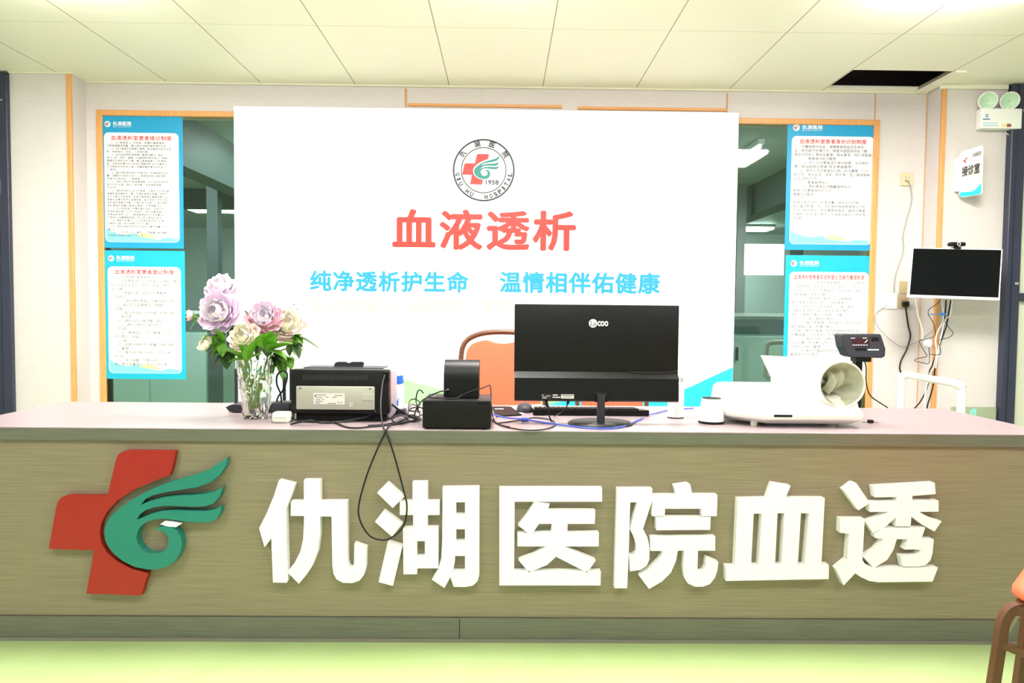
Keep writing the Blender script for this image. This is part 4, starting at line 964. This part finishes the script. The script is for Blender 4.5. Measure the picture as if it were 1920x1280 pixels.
o = q.build('base', M_bp, t, 40); md = o.modifiers.new('bevel', 'BEVEL'); md.width = .008; md.segments = 3; md.limit_method = 'ANGLE'; md.angle_limit = .4
q = MB()
for x, y in ((bx(1425), Yq + .06), (bx(1590), Yq + .06), (bx(1425), Yq + .25), (bx(1600), Yq + .25)): q.lathe([(.012, Z), (.014, Z + .02)], (x, y, 0), n=14)
q.build('foot', M_cream, t)
a, c = P(1451, 777, Yq), P(1486, 782, Yq); MB().bb(a.x, c.x, Yq - .001, Yq + .012, c.z, a.z, .0024, 2).build('card_slot', M_black, t)
a, c = P(1413, 757, Yq + .03), P(1434, 761, Yq + .03)
q = MB(); q.slab([[Vector((a.x, Yq + .025, a.z)), Vector((c.x, Yq + .025, a.z)), Vector((c.x, Yq + .02, c.z - .001)), Vector((a.x, Yq + .02, c.z - .001))], [Vector((a.x + .004, Yq + .0245, a.z - .002)), Vector((c.x - .004, Yq + .0245, a.z - .002)), Vector((c.x - .004, Yq + .0205, c.z + .001)), Vector((a.x + .004, Yq + .0205, c.z + .001))]], (0, -.004, 0)); q.build('button_outline', mat('label_lilac', (.36, .34, .50), .5), t)
# display window on the top left of the base
zz = Z + .1045
def dk(px, dy): return Vector((bx(px), Yq + dy, zz + (dy - .055) * .16))
q = MB(); q.slab([[dk(1390, .262), dk(1436, .262), dk(1430, .15), dk(1396, .15)]], (0, 0, .001)); q.build('display', mat('display_lilac', (.38, .36, .62), .25), t)
# cuff tunnel: ring facing the viewer, housing reaching back to the left
cq = P(1580, 721, Yq + .03); RR = 43.5 * (Yq + .03) / FOC
def tunnel(u, v):
    a = 2 * PI * u
    e = math.sin(v * PI / 2)
    k = RR * (1.0 + .05 * math.sin(PI * min(v * 6, 1)))
    ca, sa = math.cos(a), math.sin(a)
    if ca < 0 and sa > 0:                                      # the upper left flank squares off into the arm rest
        m_ = max(-ca, sa); ca, sa = ca * (1 - v) + ca / m_ * v * .98, sa * (1 - v) + sa / m_ * v
    x = cq.x - .03 * v + k * ca * (1 - .25 * v)
    z = cq.z + .006 * v + k * sa * (1 - .08 * v)
    if ca < 0:
        wq = min(1.0, -ca * 1.0)
        x -= v * wq * (.095 + .045 * max(0, sa))
        z += .010 * v * wq * max(0, sa)
    return Vector((x, cq.y + .005 + .20 * v, max(z, Z + .06)))
q = MB(); q.grid(tunnel, 48, 14, True)
q.bm.verts.ensure_lookup_table(); q.face([q.bm.verts[i * 14 + 13] for i in range(48)])
q.build('cuff_housing', M_bp, t, 60)
q = MB(); q.lathe([(RR * .93, .16), (RR * .93, .012), (RR * .955, .0), (RR * 1.0, -.002), (RR * 1.03, .006), (RR * 1.02, .016)], (cq.x, cq.y, cq.z), 'Y', 48, caps=False)
q.bm.faces.ensure_lookup_table()
q.build('cuff_ring', M_cream, t, 60)
def cuff(u, v):
    a = 2 * PI * u
    r = RR * .95 * (1 - v * .78) * (1 + .10 * v * math.sin(5 * a + 3) + .14 * v * math.sin(3 * a + 5 * v))
    d = .006 + .10 * math.sin(PI * v * .55) + .018 * v * math.sin(7 * a + 6 * v)
    return Vector((cq.x - .012 * v + r * math.cos(a), cq.y + d * .75, cq.z - .012 * v + r * math.sin(a)))
q = MB(); q.keep = True; q.grid(cuff, 72, 22, True); q.bm.verts.ensure_lookup_table(); q.face([q.bm.verts[i * 22 + 21] for i in range(72)]); q.build('cuff_fabric', M_fabric, t, 179)
# flap of cloth hanging inside
q = MB(); q.keep = True
def flap(u, v):
    s = u - .5
    return Vector((cq.x - .020 + s * .055 * (1 - .3 * v) + .010 * math.sin(4 * v), cq.y + .050 - .022 * math.sin(PI * v) + .014 * math.sin(9 * s), cq.z + .052 - .085 * v - .010 * math.cos(5 * s)))
q.grid(flap, 12, 10); q.build('cuff_fold', M_fabric, t, 179)
# small clip of wires at the right foot of it
pk = at(1632, 793)
t = thing('cable_clip', 'tiny black plug end on the counter at the right foot of the blood pressure monitor', 'plug', pk)
MB().box((pk.x, pk.y, Z + .007), (.022, .012, .012), Matrix.Rotation(-.5, 3, 'Z'), .002, 1).build('body', M_black, t)
q = MB(); q.tube([(pk.x + .008, pk.y - .003, Z + .006), (pk.x + .02, pk.y + .004, Z + .003), (pk.x + .03, pk.y + .0, Z + .003)], .001, 6, sm=4); q.tube([(pk.x - .008, pk.y + .003, Z + .006), (pk.x - .02, pk.y + .002, Z + .003), (pk.x - .028, pk.y + .008, Z + .003)], .001, 6, sm=4); q.build('wire', M_cable, t)

# ================================================================== PATIENT SCALE BEHIND THE COUNTER
Ys = 3.72
px_ = P(1596, 690, Ys).x
t = thing('platform_scale', 'floor scale behind the counter with a dark display head and white handrail', 'scale', (px_ + .3, Ys, 0))
MB().bb(px_ - .12, px_ + .95, Ys - .25, Ys + .40, 0, .05, .006, 2).build('platform', M_chrome, t)
q = MB(); zt = P(1608, 672, Ys).z; xp = P(1607, 700, Ys).x
q.bb(xp - .018, xp + .018, Ys - .018, Ys + .018, .05, zt + .03); q.build('pole', M_black, t)
a, c = P(1577, 626, Ys - .06), P(1662, 672, Ys - .06)
def ip(px, py, d=0): return P(px, py, Ys - .06 + d)
hd = MB(); hd.slab([[ip(1578, 628), ip(1582, 626), ip(1650, 626), ip(1653, 629), ip(1661, 654), ip(1660, 668), ip(1654, 671), ip(1598, 670), ip(1590, 667), ip(1582, 650)]], (0, .09, 0))
hd = hd.build('display_head', M_dark, t); md = hd.modifiers.new('bevel', 'BEVEL'); md.width = .006; md.segments = 2; md.limit_method = 'ANGLE'
hy = -.002
def ipoly(q, pts, d): q.slab([[P(x, y, Ys - .06 - d) for x, y in pts]], (0, .0015, 0))
q = MB(); ipoly(q, [(1596, 634), (1629, 632), (1631, 648), (1599, 648)], .0015); q.build('display', mat('display_red_black', (.03, .006, .006), .15), hd)
q = MB(); ipoly(q, [(1633, 632), (1647, 632), (1649, 639), (1635, 639)], .0015); q.build('badge', M_black, hd)
q = MB()
for i in range(5): ipoly(q, [(1627 + i * 4.3, 654.3), (1630.4 + i * 4.3, 654.3), (1630.8 + i * 4.3, 656.8), (1627.4 + i * 4.3, 656.8)], .0015)
q.build('keys', mat('key_mint', (.55, .80, .76), .4), hd)
q = MB()
for x0_, x1_, y_ in ((1596, 1599, 633.7), (1600.5, 1603, 633.7), (1618, 1621, 633.5), (1622, 1625, 633.5)) + tuple((1599 + i * 5, 1602 + i * 5, 646.6) for i in range(6)): ipoly(q, [(x0_, y_ - .7), (x1_, y_ - .7), (x1_, y_ + .7), (x0_, y_ + .7)], .0032)
ipoly(q, [(1621, 641.5), (1624, 640), (1626, 636.5), (1626.8, 637), (1624.6, 641), (1621.3, 642.4)], .0032)
q.build('display_marks', M_paper, hd)
q = MB(); ipoly(q, [(1603, 652), (1624, 652), (1624.5, 657), (1604, 657)], .0015); q.build('key_pad', M_black, hd)
q = MB(); pz = P(1615, 672, Ys).z; q.bb(xp - .03, xp + .05, Ys - .05, Ys + .02, pz - .015, pz + .012, .004, 1); q.build('bracket', M_black, t)
q = MB(); q.tube([P(1620, 674, Ys - .03), P(1624, 690, Ys - .035), P(1624, 715, Ys - .04), P(1631, 740, Ys - .04), P(1650, 755, Ys - .03), P(1665, 765, Ys), P(1680, 785, Ys)], .0032, 8, sm=6); q.build('cord', M_cable, t, 60)
Yrl = Ys - .25
p0, p1, p2 = P(1690, 702, Ys + .35), P(1790, 718, Yrl + .15), P(1803, 730, Yrl + .13)
rr = .020
q = MB(); q.tube([(p0.x, p0.y, .05), (p0.x, p0.y, p0.z - .05), (p0.x + .006, p0.y - .006, p0.z - .015), (p0.x + .03, p0.y - .02, p0.z), tuple(p0.lerp(p1, .5)), tuple(p1), (p2.x - .004, p2.y, p2.z + .006), (p2.x, p2.y, p2.z - .03), (p2.x, p2.y, .05)], rr, 12, sm=4); tag(q.build('handrail', M_white, t, 60), 'white tubular handrail')

# ================================================================== RIGHT WALL
# wall-mounted display
Yw = 4.20
c_ = [P(1711, 464, Yw), P(1880, 467, Yw), P(1874, 563, Yw - .02), P(1703, 557, Yw - .02)]
t = thing('wall_display', 'black flat screen with white frame mounted on the right wall', 'screen', (P(1792, 558, Yw).x, Yw, P(1792, 560, Yw).z))
MB().slab([c_], (0, .016, 0)).build('frame', M_white, t)
def lp(u, v):                                   # u to the right, v downwards on the frame's face
    return c_[0].lerp(c_[1], u).lerp(c_[3].lerp(c_[2], u), v)
MB().slab([[lp(.012, .018) + Vector((0, -.001, 0)), lp(.985, .018) + Vector((0, -.001, 0)), lp(.985, .945) + Vector((0, -.001, 0)), lp(.012, .945) + Vector((0, -.001, 0))]], (0, .002, 0)).build('screen', M_screen, t)
xm = P(1792, 515, Yw).x; zm = P(1792, 515, Yw).z
MB().bb(xm - .05, xm + .05, Yw + .014, PY - .0005, zm - .05, zm + .05, .004, 1).build('mount', M_dark, t)
wc = P(1793, 458, Yw + .01)
t2 = thing('webcam', 'small black webcam clipped on top of the wall screen', 'webcam', (wc.x, Yw + .01, wc.z - .022))
MB().bb(wc.x - .046, wc.x + .046, Yw - .015, Yw + .03, wc.z - .012, wc.z + .012, .010, 3).build('body', M_black, t2, 40)
q = MB(); q.bb(wc.x - .02, wc.x + .02, Yw - .008, Yw + .03, P(1793, 465.5, Yw).z - .004, P(1793, 465.5, Yw).z + .008, .002, 1); q.bb(wc.x - .010, wc.x + .010, Yw, Yw + .02, wc.z - .020, wc.z - .010); q.build('clip', M_blackm, t2)
q = MB(); q.slab(ring_poly(wc.x, wc.z, .0065, .0105, Yw - .0165, 24), (0, .003, 0)); q.build('lens_ring', mat('lens_ring', (.6, .6, .66), .3), t2)
q = MB(); q.lathe([(.0062, 0), (.0062, -.001)], (wc.x, Yw - .015, wc.z), 'Y', 16); q.build('lens', M_screen, t2)

# emergency light
a, c = P(1829, 207, PY), P(1903, 246, PY); dd = .06
t = thing('emergency_light', 'white twin-spot emergency light box high on the right wall', 'emergency light', ((a.x + c.x) / 2, PY - dd / 2, c.z))
MB().bb(a.x, c.x, PY - dd, PY - .0005, c.z, a.z, .008, 3).build('box', M_white, t, 40)
for px in (1852, 1893):
    hc = P(px, 189, PY - .06)
    Rh = Vector((-.35, -1, -.12)).to_track_quat('Y', 'Z').to_matrix()
    # bowl opening towards -Y: profile along local y
    Rm = Vector((.35, .9, .30)).to_track_quat('Y', 'Z').to_matrix()
    rl = .052
    q = MB(); q.lathe([(.018, .05), (.040, .030), (rl, .0), (rl + .002, -.006), (rl - .004, -.008), (rl - .008, .002), (.018, .024)], tuple(hc), 'Y', 36, rot=Rm); h = q.build('lamp_head', M_white, t, 40)
    q = MB(); q.lathe([(rl - .006, -.002), (rl - .016, .006), (.014, .014), (.002, .016)], tuple(hc), 'Y', 36, rot=Rm, caps=False); q.build('reflector', mat('reflector_mint', (.50, .72, .52), .3), h, 60)
    q = MB(); q.lathe([(.004, -.002), (.004, .004)], tuple(hc), 'Y', 12, rot=Rm); q.build('bulb', M_chrome, h)
    q = MB(); q.bb(hc.x - .012, hc.x + .012, PY - .055, PY - .028, a.z - .004, hc.z - .035, .004, 1); q.build('neck', M_white, t)
Yf = PY - dd - .0008
q = MB(); a3, c3_ = P(1843, 222, Yf), P(1856, 224.5, Yf); q.bb(a3.x, c3_.x, Yf, Yf + .0004, c3_.z, a3.z); a3, c3_ = P(1848, 214, Yf), P(1853, 219.5, Yf)
q.slab([[Vector((a3.x, Yf, a3.z)), Vector((c3_.x, Yf, a3.z)), Vector((c3_.x, Yf, c3_.z)), Vector((a3.x, Yf, c3_.z))], [Vector((a3.x + .004, Yf, a3.z - .004)), Vector((c3_.x - .004, Yf, a3.z - .004)), Vector((c3_.x - .004, Yf, c3_.z + .004)), Vector((a3.x + .004, Yf, c3_.z + .004))]], None)
q.build('mark', mat('mark_blue', (.05, .20, .42), .5), t)
q = MB(); ptext(q, '消防应急照明灯', 1843, 229, 1872, 233, Yf, .0); a3, c3_ = P(1842, 234.5, Yf), P(1872, 236, Yf); q.bb(a3.x, c3_.x, Yf, Yf + .0005, c3_.z, a3.z); q.build('lettering', mat('mark_cyan', (.18, .55, .72), .5), t)
for x0_, x1_, m in ((1879, 1887, M_sun), (1888, 1896, mat('badge_brown', (.30, .10, .05), .5))):
    a3, c3_ = P(x0_, 232, Yf), P(x1_, 238, Yf); MB().bb(a3.x, c3_.x, Yf, Yf + .0006, c3_.z, a3.z).build('badge', m, t)
MB().tube([P(1885, 247, PY - .02), P(1890, 252, PY - .02), P(1896, 251, PY - .02), P(1900, 243, PY - .012)], .0025, 6, sm=5).build('wire', M_cablew, t, 60)

# projecting room sign (a curved white plate standing off the wall)
def bend(u, v):
    x0_, z1_ = 0, 0
    pt = [P(1799, 285, PY - .02), P(1842, 272, PY - .14), P(1840, 364, PY - .14), P(1798, 371, PY - .02)]
    p = pt[0].lerp(pt[1], u).lerp(pt[3].lerp(pt[2], u), v)
    return p
pt0 = bend(.5, 1.0)
t = thing('room_sign', 'white room sign with cyan foot projecting from the right wall', 'sign', (pt0.x, PY - .08, pt0.z))
def bend_y(u): return .018 * math.sin(PI * u)
q = MB()
def plate(side):
    out = []
    n_ = 8
    for i in range(n_ + 1): out.append((i / n_, .03 * math.sin(0)))
    return out
pl = []
for (u, v) in [(0, .06), (.06, .01)] + [(i / 8, 0) for i in range(1, 8)] + [(.96, .0), (1, .05)] + [(1, .95), (.95, .99)] + [(i / 8, 1.0) for i in range(7, 0, -1)] + [(.06, .99), (0, .93)]:
    p = bend(u, v); p.y -= bend_y(u); p.x += bend_y(u) * .3; pl.append(p)
nb = Vector((.010, .004, 0))
MB().slab([pl], nb).build('plate', M_white, t, 30)
of = Vector((-.0012, -.0010, 0))
def sgn(u, v):
    p = bend(u, v); p.y -= bend_y(u); p.x += bend_y(u) * .3; return p + of
q = MB(); q.slab([[sgn(0.02, .93), sgn(.05, .88), sgn(.25, .90), sgn(.45, .91), sgn(.65, .87), sgn(.85, .80), sgn(.99, .78), sgn(.99, .95), sgn(.94, .985), sgn(.5, .995), sgn(.06, .985)]], None); q.build('foot_band', M_wc, t)
q = MB(); u_ = sgn(.72, .44) - sgn(.10, .44); q.text('接诊室', sgn(.41, .445) + Vector((-.004, -.004, 0)), u_ * 1.15, (0, 0, .062), .02); q.build('lettering', M_ink, t)
q = MB(); q.text('仇湖医院', sgn(.66, .15) + Vector((-.004, -.006, 0)), (sgn(.9, .15) - sgn(.45, .15)), (0, 0, .026), .02); q.build('small_lettering', M_inkg, t)
q = MB(); rc = sgn(.23, .22) + Vector((-.004, -.006, 0)); uu = (sgn(.35, .2) - sgn(.15, .2)).normalized()
q.slab([[rc + uu * (p[0] - 880) * .000026 + Vector((0, 0, -(p[1] - 640) * .000026)) for p in CROSS]], None); q.build('emblem', M_pred, t)
MB().bb(P(1790, 298, PY).x, P(1797, 298, PY).x + .03, PY - .03, PY - .0005, P(1790, 360, PY).z, P(1790, 297, PY).z, .002, 1).build('bracket', M_white, t)

# outlets
def outlet(l, t_, r, b_, Y, label, m, plug=False, slots=True):
    a, c = P(l, t_, Y), P(r, b_, Y)
    t = thing('wall_outlet', label, 'outlet', ((a.x + c.x) / 2, Y, c.z), 'outlets on the back wall')
    MB().bb(a.x, c.x, Y - .010, Y - .0004, c.z, a.z, .002, 1).build('plate', m, t)
    q = MB(); mx_, mz = (a.x + c.x) / 2, (a.z + c.z) / 2
    if slots:
        for dx, dz in ((-.010, .012), (.010, .012), (-.013, -.010), (.013, -.010), (0, -.014)): q.bb(mx_ + dx - .0015, mx_ + dx + .0015, Y - .0106, Y - .009, mz + dz - .005, mz + dz + .005)
        q.build('slot', M_ink, t)
    return (a, c)
M_tan = mat('outlet_tan', (.46, .36, .20), .4); M_ivory = mat('outlet_ivory', (.64, .56, .36), .4)
outlet(1688, 324, 1711, 349, WY, 'ivory socket high on the wall with a grey cord hanging from it', M_ivory)
outlet(1659, 549, 1680, 579, WY, 'white switch plate beside the tan sockets at the right', M_white, slots=False)
outlet(1686, 527, 1703, 550, WY, 'upper tan socket, half hidden behind the wall screen', M_tan, slots=False)
outlet(1684, 553, 1702, 578, WY, 'lower tan socket with a black plug, left of the wall screen', M_tan)
cable([P(1699, 337, WY - .016), P(1706, 345, WY - .018), P(1709, 360, WY - .008), P(1709, 380, WY - .006), P(1698, 420, WY - .006), P(1693, 445, WY - .006), P(1694, 470, WY - .006), P(1684, 500, WY - .006), P(1678, 520, WY - .006), P(1676, 549, WY - .008)], .0035, M_cableg, 'grey cord hanging from the high socket down to the white switch plate')
cable([P(1692, 568, WY - .025), P(1697, 570, WY - .03), P(1699, 582, WY - .02), P(1703, 610, WY - .015), P(1707, 630, WY - .015), P(1700, 655, WY - .012), P(1690, 675, WY - .010), P(1687, 690, WY - .010), P(1690, 705, WY - .012), P(1690, 760, WY - .01)], [.0055, .0045], M_cable, 'black power cord with plug hanging from the lower tan socket')
t = thing('plug', 'black plug pushed into the lower tan socket', 'plug', P(1695, 572, WY - .02))
pc = P(1694, 570, WY); MB().box((pc.x, WY - .025, pc.z), (.04, .028, .036), None, .008, 3).build('body', M_black, t, 40)
cable([P(1664, 572, WY - .012), P(1645, 585, WY - .012), P(1641, 600, WY - .03), P(1648, 615, WY - .03), P(1668, 635, WY - .02), P(1690, 649, WY - .02), P(1710, 645, WY - .02), P(1730, 634, WY - .1), P(1750, 618, PY - .03), P(1755, 605, PY - .03)], .0022, M_cableg, 'thin grey wire drooping from the white switch plate to the wall screen')
YC = PY - .05
def wc_(pts, Y=YC): return [P(x, y, Y) for x, y in pts]
cable(wc_([(1717, 560), (1719, 578), (1722, 592), (1727, 610), (1730, 625), (1729, 635)]), .0042, M_cablew, 'white cable hanging below the left corner of the wall screen')
cable(wc_([(1763, 562), (1756, 570), (1742, 580), (1741, 590), (1750, 605), (1753, 618), (1752, 630), (1735, 636), (1724, 640), (1734, 660), (1737, 668), (1720, 672), (1715, 676), (1730, 680), (1742, 680), (1742, 655), (1741, 652)], YC - .02), .0020, M_cable, 'thin black wire zigzagging down under the wall screen')
cable(wc_([(1774, 562), (1772, 590), (1768, 620), (1764, 640), (1756, 660), (1748, 685), (1743, 695), (1741, 715), (1735, 735), (1724, 755), (1712, 768), (1700, 785)]), .0042, M_cable, 'black cable from the wall screen down, left one at the counter')
cable(wc_([(1783, 562), (1778, 590), (1774, 612), (1766, 635), (1758, 655), (1753, 690), (1751, 715), (1745, 740), (1739, 760), (1735, 790)], YC + .01), .0042, M_cable, 'black cable from the wall screen down, right one at the counter')
cable(wc_([(1766, 562), (1769, 590), (1767, 605), (1758, 622), (1754, 640), (1756, 655), (1755, 668), (1750, 690), (1744, 700), (1736, 730), (1734, 755), (1736, 790)], YC - .01), .0040, M_cablew, 'white cable in the bundle under the middle of the wall screen')
cable(wc_([(1785, 562), (1784, 580), (1781, 592), (1772, 600), (1765, 630), (1760, 650), (1757, 672), (1754, 690)], YC - .03), .0035, M_cablew, 'white cable with thick connector, rightmost under the wall screen')
cable(wc_([(1771, 602), (1780, 615), (1787, 624), (1780, 632), (1765, 636), (1759, 638), (1762, 650), (1764, 662), (1758, 665), (1744, 664)], YC - .04), .0020, M_cable, 'thin black wire looping out to the right of the cable bundle')
t = thing('cable_tie', 'bright blue tie around the cable bundle below the wall screen', 'cable tie', P(1768, 590, YC))
q = MB(); pc = P(1768, 589, YC - .01); q.box(tuple(pc), (.022, .022, .018), None, .005, 2); q.tube([pc, P(1743, 589, YC - .01)], .0028, 6); q.build('strap', mat('tie_blue', (.03, .30, .85), .4), t)
t = thing('cable_hub', 'small white plastic hub among the cables below the wall screen', 'hub', P(1740, 644, YC))
q = MB(); pc = P(1740, 643, PY - .02); q.lathe([(.024, .012), (.026, .0), (.020, -.012), (.004, -.014)], tuple(pc), 'Y', 24); q.build('body', M_white, t, 40)
# exit sign low on the right wall
a, c = P(1782, 762, PY), P(1864, 805, PY)
t = thing('exit_sign', 'grey-green exit sign plate low on the right wall above the counter end', 'exit sign', ((a.x + c.x) / 2, PY - .01, c.z))
MB().bb(a.x, c.x, PY - .018, PY - .0005, c.z, a.z, .003, 1).build('plate', mat('exit_plate', (.36, .42, .28), .3, .2), t)
q = MB(); E_ex = mat('exit_mint', (.25, .80, .62), .4); a2, c2_ = P(1818, 766, PY - .02), P(1830, 788, PY - .02)
q.slab([[Vector((a2.x, PY - .019, a2.z - .01)), Vector((a2.x + .018, PY - .019, a2.z - .01)), Vector((a2.x + .018, PY - .019, a2.z)), Vector((c2_.x, PY - .019, a2.z)), Vector((c2_.x, PY - .019, c2_.z)), Vector((c2_.x - .012, PY - .019, c2_.z)), Vector((c2_.x - .012, PY - .019, a2.z - .012)), Vector((a2.x + .020, PY - .019, a2.z - .040)), Vector((a2.x + .012, PY - .019, a2.z - .05))]], (0, .001, 0)); q.build('running_figure', E_ex, t)
